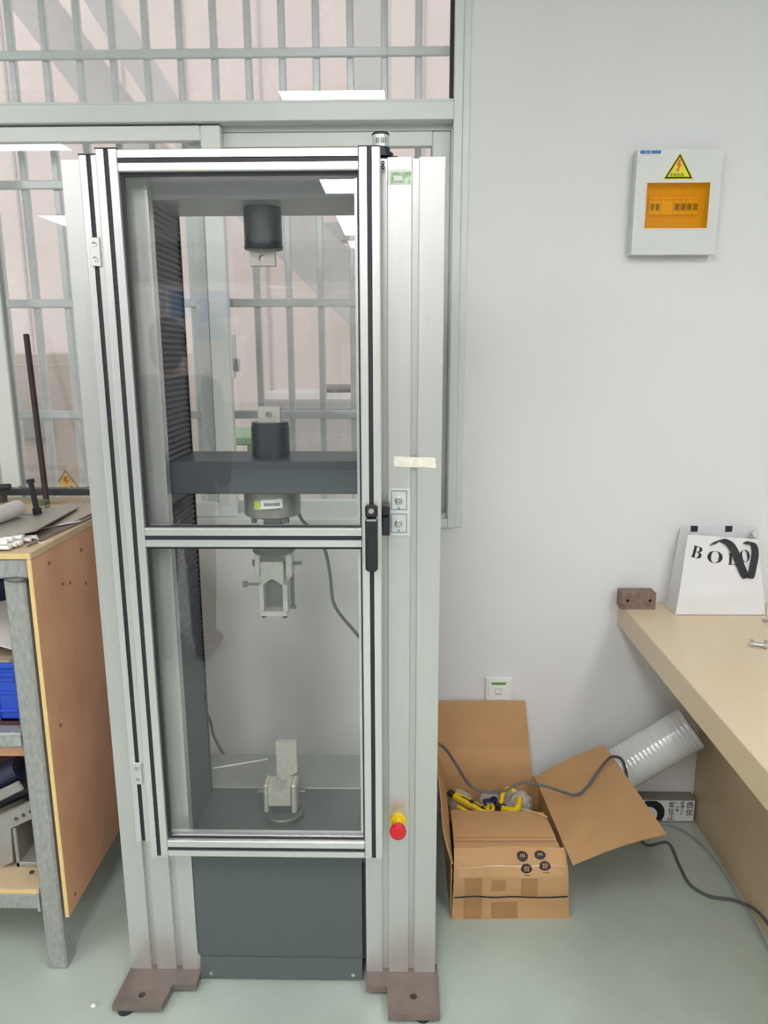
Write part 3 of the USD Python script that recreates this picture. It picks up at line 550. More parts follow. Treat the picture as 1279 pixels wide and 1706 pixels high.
# paper bag
bg = thing('paper_bag', 'white paper carrier bag with black lettering and black ribbon handles, on the desk', 'bag', (.98, 2.21, .763))
zb, zt_ = .7645, 1.006
def bag_front(u, v):
    x = (.842+(1.112-.842)*u)*(1-v)+(.872+(1.084-.872)*u)*v; z = zb+(zt_-zb)*v-.014*v*u
    bul = .010*math.sin(math.pi*u)*math.sin(math.pi*v)+.006*math.sin(7*u+5*v)*v*(1-v)*4*.5+.007*math.exp(-((v-.22-.1*u)/.06)**2)*math.sin(math.pi*u)
    return (x, 2.156+.034*v-bul, z)
def bag_back(u, v):
    x = (1.118-(1.118-.853)*u)*(1-v)+(1.112-(1.112-.874)*u)*v; return (x, 2.268-.012*v, zb+(1.014-zb)*v)
def bag_side(u, v, right):
    a = np.array(bag_front(1 if right else 0, v)); b = np.array(bag_back(0 if right else 1, v)); p = (a if right else b)*(1-u)+(b if right else a)*u
    p[0] += (-1 if right else 1)*.018*math.sin(math.pi*u)*v; return tuple(p)
obj('body', cat(grid_sheet(bag_front, 14, 12, .0007), grid_sheet(bag_back, 6, 6, .0007), grid_sheet(lambda u, v: bag_side(u, v, True), 8, 8, .0007), grid_sheet(lambda u, v: bag_side(u, v, False), 8, 8, .0007), bx(.845, 1.11, 2.16, 2.266, .7635, .7645)), PAPER, bg)
def on_bag(x, z):
    v = (z-zb)/(zt_-zb); xl = .842*(1-v)+.872*v; xr = 1.112*(1-v)+1.084*v; u = (x-xl)/(xr-xl); return bag_front(u, min(1, max(0, v)))[1]
def bag_text(ch_, x, z, h, rot, sq=1.):
    p = affinity.translate(affinity.rotate(affinity.scale(text(ch_, h, 'Math').buffer(-.0004), sq, 1, origin=(0, 0)), rot, origin=(0, 0)), x, z)
    m = onwall(p, 0, .0004); m = m.subdivide().subdivide(); v = m.vertices.copy(); v[:, 1] += [on_bag(a, c)-.0016 for a, c in v[:, [0, 2]]]; m.vertices = v; return m
for c_, x, z, h, r, q in (('\U0001D401', .8790, .9405, .036, -13, 1.), ('\U0001D40E', .9255, .9260, .036, -6, 1.25), ('\U0001D40B', .9870, .9195, .034, -2, 1.), ('\U0001D40E', 1.0265, .9235, .037, 8, .86)):
    obj('letter', bag_text(c_, x, z, h, r, q), INK, bg, smooth=False)
def ribbon(P, w, side=(1, 0, 0)):
    C = catmull(P, 6); sd = np.array(side)*w/2
    V = np.vstack([C-sd, C+sd]); n = len(C); Fc = []
    for i in range(n-1): Fc += [(i, i+n, i+n+1), (i, i+n+1, i+1)]
    m = trimesh.Trimesh(V, np.array(Fc), process=False); N = m.vertex_normals
    V2 = np.vstack([V, V-N*.0014]); F2 = [(a+2*n, c+2*n, b+2*n) for a, b, c in Fc]; rim = list(range(n))+list(range(2*n-1, n-1, -1))
    for a, b in zip(rim, rim[1:]+rim[:1]): F2 += [(a, b, b+2*n), (a, b+2*n, a+2*n)]
    return trimesh.Trimesh(V2, np.array(Fc+F2), process=False)
yb = lambda x, z, d=.004: on_bag(x, z)-d
rp = [(.944, .978), (.955, .988), (.970, .992), (.992, .982), (1.006, .962), (1.022, .925), (1.037, .893), (1.046, .8815)]
obj('ribbon_handle', ribbon([(x, yb(x, min(z, .99), .005), z) for x, z in rp], .0235, (.92, 0, .32)), BLACK, bg, label='black ribbon handle, left strand')
rp = [(1.048, .8815), (1.058, .884), (1.066, .915), (1.0725, .950), (1.068, .975), (1.057, .986), (1.042, .980)]
obj('ribbon_handle', ribbon([(x, yb(x, min(z, .99), .006), z) for x, z in rp], .022, (.95, 0, -.2)), BLACK, bg, label='black ribbon handle, right strand')
for x in (.905, 1.011): obj('ribbon_end', cat(bx(x, x+.021, 2.2535, 2.2545, 1.0, 1.0165), bx(x, x+.021, 2.2535, 2.2595, 1.0155, 1.0170)), BLACK, bg)
def hexnut(c, r, h): return onwall_nut(c, r, h)
def onwall_nut(c, r, h):
    p = ngon(0, 0, r, 6).difference(ngon(0, 0, r*.55, 16)); m = extr(p, h); m.apply_translation(c); return m
sb = thing('hex_bolt', 'zinc hex bolt lying in the middle of the desk edge, with a nut', 'bolt', (.98, 1.905, .77))
b_ = cat(cyl((.962, 1.912, .7705), (.985, 1.902, .7705), .0062, 16)); obj('shank', b_, SCREW, sb)
obj('head', cyl((.985, 1.902, .7745), (.993, 1.8985, .7745), .0115, 6), SCREW, sb)
nt = onwall_nut((0, 0, 0), .0105, .009); nt.apply_transform(trimesh.transformations.rotation_matrix(math.pi/2, (0, 1, 0))); nt.apply_transform(trimesh.transformations.rotation_matrix(-.4, (0, 0, 1))); nt.apply_translation((.955, 1.915, .7725)); obj('nut', nt, SCREW, sb)
s2 = thing('hex_bolt', 'zinc bolt beside the right foot of the paper bag', 'bolt', (1.11, 2.12, .77))
obj('shank', cyl((1.078, 2.095, .769), (1.125, 2.13, .769), .0055, 16), SCREW, s2); obj('head', cyl((1.125, 2.13, .773), (1.134, 2.137, .773), .010, 6), SCREW, s2)
pk = thing('packet', 'small clear packet with dark print at the right edge of the desk', 'packet', (1.16, 2.15, .763))
obj('pouch', bx(1.112, 1.20, 2.142, 2.152, .7645, .808, .003), WHITEP, pk); obj('print', cat([onwall(sbox(1.118+.006*k, .772, 1.1205+.006*k, .79), 2.1414, .0005) for k in range(6)]), INK, pk, smooth=False)

# ================================================================== cardboard box and what is near it
cbx = thing('cardboard_box', 'open worn cardboard carton on the floor beside the machine', 'cardboard box', (.31, 2.0, 0))
T = .004
A0, A1 = np.array([.150, 1.786, 0]), np.array([.478, 1.796, 0]); B0, B1 = np.array([.150, 2.19, 0]), np.array([.462, 2.195, 0])
H = .192
def upz(p, z): return np.array([p[0], p[1], z])
def front(u, v):
    base = A0*(1-u)+A1*u; prof = [(0, 0.0), (.004, .03), (.002, .06), (-.001, .10), (.002, .135), (.008, .158), (.026, .180), (.046, .194)]
    t = v*(len(prof)-1); i = min(int(t), len(prof)-2); f = t-i; dy = prof[i][0]*(1-f)+prof[i+1][0]*f; z = prof[i][1]*(1-f)+prof[i+1][1]*f
    z += .005*(meshkit.noise(np.array([u*6, v*3, .3]))-.5)*(v > .1); dy += .006*(meshkit.noise(np.array([u*5, v*4, 9.1]))-.5)*(v > .05)
    x = base[0]+(.006*v*(1-u)-.014*v*u)
    return (x, base[1]+dy, z)
fbw = obj('front_wall', grid_sheet(front, 16, 21, T), CARD, cbx)
def strip_on_front(u0, u1, v0, v1, lift=.0014, nu=6, nv=14, th=.0004):
    def fn(u, v):
        p = np.array(front(u0+(u1-u0)*u, v0+(v1-v0)*v)); return (p[0], p[1]-lift, p[2]+(lift if v0+(v1-v0)*v > .7 else 0))
    return grid_sheet(fn, nu, nv, th)
obj('tape_strip', strip_on_front(.10, .25, .02, .56), CARDD, fbw); obj('tape_strip', strip_on_front(.59, .73, .33, .70), CARDD, fbw); obj('tape_strip', strip_on_front(.33, .45, .40, .52), CARDD, fbw); obj('tape_strip', strip_on_front(.34, .56, .02, .25), CARDD, fbw)
obj('clear_tape', strip_on_front(.03, .97, .56, .74, .0019, 24, 10), TAPE, fbw)
obj('printed_line', strip_on_front(.01, .99, .318, .332, .0024, 24, 2), INK, fbw)
def icon(u, v, r):
    def pt(a, rr):
        uu = u+rr*math.cos(a)/.33; vv = v+rr*math.sin(a)/.235; p = np.array(front(uu, min(vv, 1))); return (p[0], p[1]-.0028, p[2]+.0016)
    ring = [pt(a, r) for a in np.linspace(0, 2*math.pi, 20, endpoint=False)]; ctr = pt(0, 0)
    V = np.array([ctr]+ring); Fc = [(0, i+1, (i+1) % 20+1) for i in range(20)]; V = np.vstack([V, V+[0, .0004, -.0004]]); Fc += [(21, 21+(i+1) % 20+1, 21+i+1) for i in range(20)]+[(i+1, 21+i+1, 21+(i+1) % 20+1) for i in range(20)]+[(i+1, 21+(i+1) % 20+1, (i+1) % 20+1) for i in range(20)]
    m = trimesh.Trimesh(V, np.array(Fc), process=False); return m
for u, v in ((.61, .865), (.77, .875), (.635, .70), (.80, .715)):
    ic = obj('printed_icon', icon(u, v, .0165), INK, fbw, smooth=False)
    r_ = random.Random(int(u*100)+int(v*100)); obj('icon_mark', cat([strip_on_front(u-.02+.016*k, u-.012+.016*k, v-.03+.01*r_.random(), v+.02+.01*r_.random(), .0042, 1, 2) for k in range(3)]), CARD, fbw, smooth=False)
for u, v in ((.61, .60), (.78, .615)): obj('printed_text', cat([strip_on_front(u+.02*k, u+.015+.02*k, v, v+.012, .0026, 1, 1) for k in range(3)]), INK, fbw, smooth=False)
obj('back_wall', slab([upz(B0, 0), upz(B1, 0), upz(B1, H), upz(B0, H)], T), CARD, cbx)
obj('left_wall', slab([A0+[0, .012, 0], B0, upz(B0, H), upz(A0, .15)+[0, .012, 0]], T), CARD, cbx)
obj('right_wall', slab([B1, A1+[0, .010, 0], upz(A1, .185)+[-.012, .04, 0], upz(B1, H)], T), CARD, cbx)
obj('bottom', slab([A0+[.004, .015, .004], A1+[-.008, .015, .004], B1+[-.006, -.006, .004], B0+[.006, -.006, .004]], T), CARD, cbx)
def fflap(u, v):
    a = np.array([.157, 1.834, .194])*(1-u)+np.array([.452, 1.842, .194])*u; b = np.array([.160, 2.018, .186])*(1-u)+np.array([.440, 2.014, .184])*u
    p = a*(1-v)+b*v; p[2] += .004*math.sin(math.pi*v)-(.004*math.exp(-((v-.18)/.05)**2)); return tuple(p)
ffl = obj('front_flap', grid_sheet(fflap, 8, 28, T), CARD, cbx)
for vv in (.14, .23): obj('flap_crease', tube([np.array(fflap(u, vv))+[0, 0, .0004] for u in np.linspace(.01, .99, 8)], .0011, 6, 2), CARDE, ffl)
def bflap(u, v):
    a = np.array([.126, 2.196, .192])*(1-u)+np.array([.436, 2.198, .192])*u; b = np.array([.122, 2.262, .424])*(1-u)+np.array([.417, 2.262, .426])*u
    p = a*(1-v)+b*v; p[1] -= .006*math.sin(math.pi*min(1, v/.33)) if v < .33 else 0; return tuple(p)
bkf = obj('back_flap', grid_sheet(bflap, 6, 12, -T), CARD, cbx)
obj('flap_crease', tube([np.array(bflap(u, .335))+[0, -.0005, 0] for u in np.linspace(.01, .99, 8)], .0013, 6, 2), CARDE, bkf)
obj('flap_hole', cyl(np.array(bflap(.36, .72))-[0, .0012, 0], np.array(bflap(.36, .72))+[0, .001, 0], .0035, 12), CARDE, bkf)
def rflap(u, v):
    a = np.array([.444, 2.175, .196])*(1-u)+np.array([.472, 1.765, .190])*u; b = np.array([.645, 2.125, .345])*(1-u)+np.array([.714, 1.762, .291])*u
    p = a*(1-v)+b*v; p[2] += .010*math.sin(math.pi*v)*(1 if v > .0 else 0)+.006*abs(v-.42)*(v < .6); return tuple(p)
rf = obj('right_flap', grid_sheet(rflap, 10, 14, -T), CARD, cbx)
obj('flap_crease', tube([np.array(rflap(u, .42))+[0, 0, .0004] for u in np.linspace(.01, .99, 8)], .0014, 6, 2), CARDE, rf)
def lflap(u, v):
    a = np.array([.149, 1.80, .165])*(1-u)+np.array([.150, 2.185, .192])*u; b = np.array([.118, 1.83, .33])*(1-u)+np.array([.105, 2.17, .41])*u
    p = a*(1-v)+b*v; p[0] -= .008*math.sin(math.pi*v); return tuple(p)
obj('left_flap', grid_sheet(lflap, 8, 10, -T), CARD, cbx)
# contents
def blob(c, r, seed, k=2):
    m = trimesh.creation.icosphere(subdivisions=3, radius=1.0); v = m.vertices; n = meshkit.fbm(v*1.6+seed*7.3, 3, seed); m.vertices = v*(0.7+.7*n)[:, None]*np.array(r)+np.array(c); return m
for k, (c, r) in enumerate([((.203, 2.143, .118), (.034, .030, .050)), ((.295, 2.15, .112), (.038, .034, .05)), ((.385, 2.14, .118), (.044, .042, .056)), ((.405, 2.058, .105), (.032, .030, .048))]):
    lab = ['bubble wrap lump at the back left of the carton', 'bubble wrap in the rear middle of the carton', 'bubble wrap right of the yellow tools in the carton', 'crumpled bubble wrap in the right front of the carton'][k]
    tag(obj('bubble_wrap', blob(c, r, k+2), BUB), lab, 'bubble wrap', 'bubble wrap in the carton')
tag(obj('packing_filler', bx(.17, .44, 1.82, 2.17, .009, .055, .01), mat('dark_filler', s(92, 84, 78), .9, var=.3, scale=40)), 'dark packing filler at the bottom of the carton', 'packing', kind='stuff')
def place(m, c, rz, ry=0., rx=0.):
    for a, ax in ((rx, (1, 0, 0)), (ry, (0, 1, 0)), (rz, (0, 0, 1))): m.apply_transform(trimesh.transformations.rotation_matrix(a, ax))
    m.apply_translation(c); return m
ct = thing('crimping_tool', 'long yellow crimping tool with black details, lying at the left in the carton', 'tool', (.21, 2.10, .15))
obj('body', place(bx(-.065, .065, -.014, .014, -.009, .009, .004), (.232, 2.088, .158), -.5, .22), YPL, ct)
obj('lower_arm', place(bx(-.05, .06, -.006, .006, -.007, .007, .003), (.224, 2.055, .147), -.55, .2), YPL, ct)
obj('inlay', cat(place(bx(-.04, .05, -.002, .002, .009, .0105), (.232, 2.088, .158), -.5, .22), place(bx(-.01, .002, -.007, .007, .009, .011), (.232, 2.088, .158), -.5, .22), place(bx(.03, .038, -.006, .006, .009, .011), (.232, 2.088, .158), -.5, .22)), INK, ct)
obj('tip', place(bx(-.085, -.055, -.011, .011, -.007, .007, .003), (.232, 2.088, .158), -.5, .22), BLACKP, ct)
pl = thing('pliers', 'yellow handled pliers with a black head, in the middle of the carton', 'pliers', (.33, 2.09, .15))
obj('head', cat(place(bx(-.024, .024, -.014, .014, -.008, .008, .004), (.318, 2.082, .150), .5), cyl((.318, 2.082, .140), (.318, 2.082, .162), .013, 16)), BLACKP, pl)
obj('handle', tube([(.322, 2.09, .155), (.330, 2.115, .168), (.338, 2.125, .183), (.358, 2.128, .188), (.368, 2.122, .182)], .0075, 10), YPL, pl)
obj('handle', tube([(.325, 2.075, .153), (.345, 2.062, .157), (.366, 2.06, .160), (.378, 2.085, .165), (.381, 2.105, .170)], .0105, 10), YPL, pl)
p3 = thing('pliers', 'small yellow and black cutters, between the crimping tool and the pliers', 'pliers', (.285, 2.085, .15))
obj('jaw', cat(place(bx(-.02, .02, -.012, .012, -.006, .006, .003), (.29, 2.108, .155), .2), lathe([(.007, -.004), (.012, -.004), (.012, .004), (.007, .004)], (.303, 2.108, .163), 16)), NAVY, p3)
obj('handle', tube([(.285, 2.10, .152), (.28, 2.075, .155), (.272, 2.05, .152)], .006, 8), YPL, p3); obj('handle', tube([(.295, 2.10, .152), (.297, 2.075, .156), (.287, 2.05, .152)], .006, 8), YPL, p3)
tag(obj('metal_strip', place(bx(-.04, .04, -.006, .006, -.0015, .0015), (.205, 2.045, .128), -.75, .1), SHEET), 'short grey metal strip below the crimping tool in the carton', 'metal strip')
tag(obj('twine', tube([(.375, 2.025, .188), (.395, 2.01, .192), (.42, 1.985, .1985), (.444, 1.975, .194)], .0018, 6), mat('twine_straw', s(206, 178, 128), .8)), 'straw coloured twine across the flap edge of the carton', 'twine')
# film roll and printed carton under the desk
ro = thing('film_roll', 'roll of clear stretch film leaning under the desk', 'film roll', (.80, 2.17, .2))
P0, P1 = np.array([.925, 2.165, .385]), np.array([.66, 2.175, .195]); ax = (P1-P0)/np.linalg.norm(P1-P0); Pb = P0+ax*.40
Pb = P0+(P1-P0)*1.02
obj('film', M(Manifold.cylinder(np.linalg.norm(Pb-P0), .068, .068, 48)-Manifold.cylinder(1, .038, .038, 32).translate((0, 0, -.1))).apply_transform(trimesh.geometry.align_vectors([0, 0, 1], ax)).apply_translation(P0), FILM, ro)
obj('core', M(Manifold.cylinder(np.linalg.norm(Pb-P0)+.006, .038, .038, 32)-Manifold.cylinder(1, .033, .033, 32).translate((0, 0, -.1))).apply_transform(trimesh.geometry.align_vectors([0, 0, 1], ax)).apply_translation(P0-ax*.003), CARDD, ro)
pc = thing('printed_carton', 'low white carton with black Chinese lettering under the desk against the wall', 'carton', (.88, 2.26, 0))
obj('body', bx(.70, .99, 2.235, YW-.002, .004, .083, .001), PAPER, pc); obj('top_rim', bx(.70, .99, 2.233, YW-.002, .083, .089), mat('rim_grey', s(128, 126, 120), .7), pc)
Yc = 2.2345
arc = Point(.845, .035).buffer(.047).difference(Point(.838, .028).buffer(.030)); obj('printed_ring', onwall(arc.intersection(sbox(.80, .006, .99, .08)), Yc, .0006), INK, pc, smooth=False)
for t, x, h in (('誉信正', .902, .021), ('一山佛·', .926, .012), ('顺通六个', .942, .012), ('质优才', .961, .024)):
    z = .080
    for c_ in t:
        hh = h*.35 if c_ == '·' else h; z -= h*1.12
        if z < .004: break
        if c_ == '一': obj('letter', onwall(sbox(x, z+.005, x+.010, z+.0068), Yc, .0006), INK, pc, smooth=False); continue
        obj('letter', text_wall(c_, x, z, hh, Yc, 'CJK', .0006), INK, pc, smooth=False)

# ================================================================== left side: work bench
wbn = thing('work_bench', 'work bench of galvanised steel tube with plywood side and shelves', 'workbench', (-1.3, 1.9, 0))
def leg(x0, y0): return bx(x0, x0+.05, y0, y0+.05, 0, 1.045, .005)
for x in (-.8985, -1.78):
    for y in (1.60, 2.18): obj('leg', leg(x, y), GALV, wbn)
obj('beam', bx(-1.78, -.840, 1.599, 1.647, 1.046, 1.093, .004), GALV, wbn); obj('beam', bx(-1.78, -.85, 2.18, 2.23, 1.046, 1.093, .004), GALV, wbn)
obj('beam', bx(-1.73, -.8995, 1.602, 1.645, .175, .222, .004), GALV, wbn); obj('beam', bx(-1.73, -.8995, 1.602, 1.645, .622, .661, .004), GALV, wbn)
obj('beam_bracket', bx(-.906, -.8992, 1.5985, 1.602, .172, .222), SCREW, wbn); obj('beam_bracket', bx(-.918, -.8992, 1.599, 1.603, .63, .655), SCREW, wbn)
obj('weld', blob((-.866, 1.60, 1.045), (.026, .008, .006), 5), STEELD, wbn)
bt = obj('bench_top', bx(-1.80, -.8265, 1.597, 2.245, 1.0935, 1.1075), PLYT, wbn); obj('edge_band', bx(-1.80, -.8285, 1.5955, 1.597, 1.0945, 1.107), PLYE, bt)
sd = obj('side_panel', bx(-.8375, -.8285, 1.603, 2.245, .157, 1.0935), PLY, wbn); obj('edge_band', bx(-.8378, -.8282, 1.5985, 1.603, .157, 1.0935), PLYE, sd, label='yellow raw plywood edge')
for y, z in ((1.68, 1.06), (1.86, 1.045), (1.74, .99), (1.78, .98), (1.655, .655), (1.64, .19), (1.87, .95)): obj('screw', cat(cyl((-.829, y, z), (-.8265, y, z), .0045, 8)), mat('brass_screw', s(150, 96, 62), .5, .3), sd)
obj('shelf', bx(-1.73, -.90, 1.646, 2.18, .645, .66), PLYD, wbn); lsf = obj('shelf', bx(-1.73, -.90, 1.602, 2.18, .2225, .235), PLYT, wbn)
obj('edge_band', bx(-1.73, -.905, 1.6005, 1.602, .2225, .231), PLYE, lsf)
obj('screw', cyl((-.945, 1.66, .235), (-.945, 1.66, .239), .006, 8), STEELD, lsf)
obj('apron', bx(-1.73, -.90, 1.648, 1.66, .575, .622), PLY, wbn)
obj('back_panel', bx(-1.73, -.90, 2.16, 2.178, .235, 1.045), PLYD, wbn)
# shelf contents
cr = thing('blue_crate', 'blue plastic crate on the upper bench shelf', 'crate', (-1.12, 1.78, .66))
x0, x1, y0, y1, z0, z1 = -1.30, -.925, 1.665, 1.95, .661, .812
obj('tray', cat(bx(x0, x1, y0, y0+.006, z0, z1), bx(x0, x1, y1-.006, y1, z0, z1), bx(x0, x0+.006, y0, y1, z0, z1), bx(x1-.006, x1, y0, y1, z0, z1), bx(x0, x1, y0, y1, z0, z0+.006)), BLUEC, cr)
obj('rim', cat(bx(x0-.008, x1+.008, y0-.008, y0, z1-.012, z1+.003, .003), bx(x0-.008, x1+.008, y1, y1+.008, z1-.012, z1+.003, .003), bx(x1, x1+.008, y0, y1, z1-.012, z1+.003, .003), bx(x0-.008, x0, y0, y1, z1-.012, z1+.003, .003)), BLUEC, cr)
for z in (z0+.028, z0+.075, z1-.028, z1-.042): obj('rib', cat(bx(x0, x1+.005, y0-.005, y0, z-.003, z+.003, .001), bx(x1, x1+.005, y0, y1, z-.003, z+.003, .001)), BLUEC, cr)
for x in np.linspace(x0+.02, x1-.005, 8): obj('rib', bx(x-.003, x+.003, y0-.005, y0, z0, z1-.01, .001), BLUEC, cr)
obj('load', bx(x0+.02, x1-.02, y0+.02, y1-.02, z0+.006, z1-.01, .02), mat('beige_cloth', s(186, 172, 146), .9, var=.1, scale=30), cr)
nb = thing('navy_case', 'dark navy plastic case behind the blue crate under the bench top', 'case', (-1.1, 2.05, .66))
obj('body', bx(-1.5, -.905, 1.975, 2.15, .662, .935, .012), NAVY, nb); obj('lid', bx(-1.51, -.904, 1.968, 2.155, .935, .965, .01), NAVY, nb); obj('latch', bx(-1.05, -1.0, 1.958, 1.967, .90, .95, .003), BLACKP, nb)
tag(obj('white_cloth', grid_sheet(lambda u, v: (-1.25+.345*u, 1.70+.22*v, .842+.035*v+.010*math.sin(9*u+2)+.006*math.sin(6*v+4*u)), 14, 8, .004), FOAM), 'white folded cloth lying over the blue crate', 'cloth')
br_ = thing('cast_bracket', 'grey cast metal bracket with bolt holes on the lower bench shelf', 'bracket', (-1.05, 1.75, .235))
an = .62; rm = lambda m: place(m, (-.985, 1.72, .345), 0, 0, 0)
pg = Polygon([(-.20, -.035), (.08, .10), (.085, .055), (-.01, .008), (-.015, -.09), (-.045, -.105), (-.085, -.03), (-.20, -.085)])
def side_plate(y): return onwall(affinity.translate(pg.difference(ngon(.008, .035, .006)).difference(ngon(.028, .046, .006)).difference(ngon(.048, .056, .006)), -.985, .345), y, .012)
obj('side_plate', side_plate(1.675), CASTG, br_); obj('side_plate', side_plate(1.79), CASTG, br_)
obj('web', bx(-1.06, -1.03, 1.687, 1.79, .24, .32, .004), CASTG, br_)
obj('frame', cat(bx(-.995, -.985, 1.68, 1.80, .236, .35, .002), bx(-.995, -.925, 1.68, 1.80, .236, .25, .002), bx(-.935, -.925, 1.68, 1.80, .25, .33, .002)), CASTG, br_)
dl = thing('power_tool', 'dark power tool with a blue grey body resting on the cast bracket', 'power tool', (-1.0, 1.74, .44))
obj('body', cyl((-1.25, 1.745, .36), (-.99, 1.745, .485), .038, 20, .030), mat('tool_navy', s(52, 58, 84), .4), dl); obj('handle', place(bx(-.03, .03, -.022, .022, -.055, .055, .015), (-.965, 1.745, .445), 0, .4), BLACKP, dl)
obj('guard', place(bx(-.14, .06, -.006, .006, -.014, .014, .004), (-1.02, 1.70, .435), 0, -.47), CASTG, dl); obj('pad', place(bx(-.10, .10, -.03, .03, -.02, .02, .012), (-1.03, 1.745, .405), 0, -.45), BLACKP, dl)
# on the bench top (top face z = 1.1075)
ZB = 1.1075
def flatpoly(P, z, t): return flat(Polygon(P), z, t)
tag(obj('felt_strip', flatpoly([(-.857, 1.645), (-.848, 1.755), (-.831, 1.93), (-.831, 2.12), (-.94, 2.12), (-.94, 1.745), (-.875, 1.735)], ZB+.0003, .0045), FELT), 'brown speckled felt sheet under the metal plates on the bench', 'felt sheet')
tag(obj('metal_plate', slab([(-1.25, 1.60, ZB+.0275), (-.919, 1.647, ZB+.0275), (-.888, 1.67, ZB+.0272), (-.864, 1.708, ZB+.027), (-.867, 1.735, ZB+.0265), (-.897, 2.028, ZB+.0175), (-.94, 2.045, ZB+.0175), (-.968, 1.925, ZB+.021), (-1.25, 1.85, ZB+.025)], .003), SHEET), 'wide grey metal plate lying on top of the bench pile', 'metal plate')
tag(obj('metal_plate', slab([(-.905, 1.79, ZB+.009), (-.848, 1.87, ZB+.009), (-.840, 2.06, ZB+.009), (-.87, 2.13, ZB+.009), (-.96, 2.13, ZB+.009), (-.955, 2.0, ZB+.009)], .003), mat('plate_tan', s(186, 172, 160), .5, .2, var=.06, scale=15)), 'tan metal plate under the wide grey plate', 'metal plate')
tag(obj('paper_roll', cyl((-1.005, 1.60, ZB+.0495), (-.990, 1.875, ZB+.0455), .0215, 24), mat('roll_grey', s(206, 200, 198), .5, var=.04, scale=20)), 'pale grey roll lying on the wide metal plate', 'roll')
ab = thing('angle_bar', 'long dark steel bar with bolts lying across the bench by the window', 'steel bar', (-1.0, 2.15, ZB+.03))
obj('bar', cat(bx(-1.35, -.848, 2.165, 2.20, ZB+.022, ZB+.041, .002)), mat('bar_charcoal', s(62, 66, 70), .5, .3), ab)
for x in (-1.14, -1.06, -.985, -.93, -.88): obj('bolt', cat(cyl((x, 2.182, ZB+.041), (x, 2.182, ZB+.048), .006, 6)), SCREW, ab)
for x in (-1.2, -.9): obj('foot', bx(x-.012, x+.012, 2.17, 2.195, ZB, ZB+.022), STEELD, ab)
sb_ = thing('standing_bolt', 'black hex bolt standing upright on the bench pile', 'bolt', (-.975, 1.95, ZB+.03))
c = np.array([-.955, 1.905, ZB+.0235]); tp_ = c+np.array([-.012, .004, .083])
obj('shank', cyl(c, tp_, .0072, 16), BLACKP, sb_); obj('head', cyl(tp_-[0, 0, .001], tp_+np.array([-.001, 0, .009]), .0115, 6), BLACKP, sb_); obj('nut', cyl(c, c+np.array([-.0018, 0, .016]), .0125, 6), BLACKP, sb_)
rd = tag(obj('steel_rod', cyl((-1.035, 2.125, ZB+.0025), (-1.094, 2.225, 1.60), .0085, 14), ROD), 'long dark rusty rod leaning upright against the window', 'rod')
gb = thing('green_box', 'small green topped carton beside the standing bolt on the bench', 'box', (-1.0, 2.06, ZB+.02))
obj('body', bx(-1.02, -.985, 2.01, 2.04, ZB, ZB+.024, .002), mat('box_olive', s(168, 164, 140), .7), gb); obj('lid', bx(-1.021, -.984, 2.009, 2.041, ZB+.024, ZB+.036, .002), mat('box_green', s(96, 116, 88), .6), gb)
fb_ = random.Random(7)
for k in range(17):
    up_, q = divmod(k, 9); yy = 1.612+.0122*q+(.0061 if up_ else 0)+fb_.uniform(-.0004, .0004); zz = ZB+.0092+.0098*up_; xe = -.872+fb_.uniform(-.012, .008)-(.01 if up_ else 0)
    tag(obj('foam_strip', cyl((-1.25, yy, zz), (xe, yy, zz), .0052, 10), FOAM), 'thin white foam strip in the bundle at the front edge of the bench', 'foam strip', 'white foam strips in the bundle')
tag(obj('grey_board', bx(-1.25, -.905, 1.603, 1.725, ZB, ZB+.0038), mat('board_grey', s(150, 150, 140), .6)), 'thin grey board under the foam bundle', 'board')
tag(obj('white_strip', slab([(-.868, 1.828, ZB+.0105), (-.829, 1.876, ZB+.0105), (-.833, 1.882, ZB+.0105), (-.873, 1.834, ZB+.0105)], .0015), FOAM), 'narrow white plastic strip lying over the tan plate', 'strip')
tag(obj('white_wire', tube([(-.880, 1.738, ZB+.008), (-.866, 1.715, ZB+.0062), (-.852, 1.690, ZB+.0015), (-.838, 1.688, ZB+.0014), (-.832, 1.72, ZB+.0014)], .0012, 6), FOAM), 'thin white wire curling off the bench pile', 'wire')
tk = thing('black_tool', 'black tool with a red grip at the left end of the steel bar', 'tool', (-1.2, 2.1, ZB+.04))
obj('body', cyl((-1.28, 2.09, ZB+.055), (-1.13, 2.11, ZB+.058), .010, 14), BLACKP, tk); obj('grip', cyl((-1.26, 2.02, ZB+.045), (-1.17, 2.03, ZB+.045), .009, 14), mat('grip_maroon', s(120, 40, 52), .5), tk)

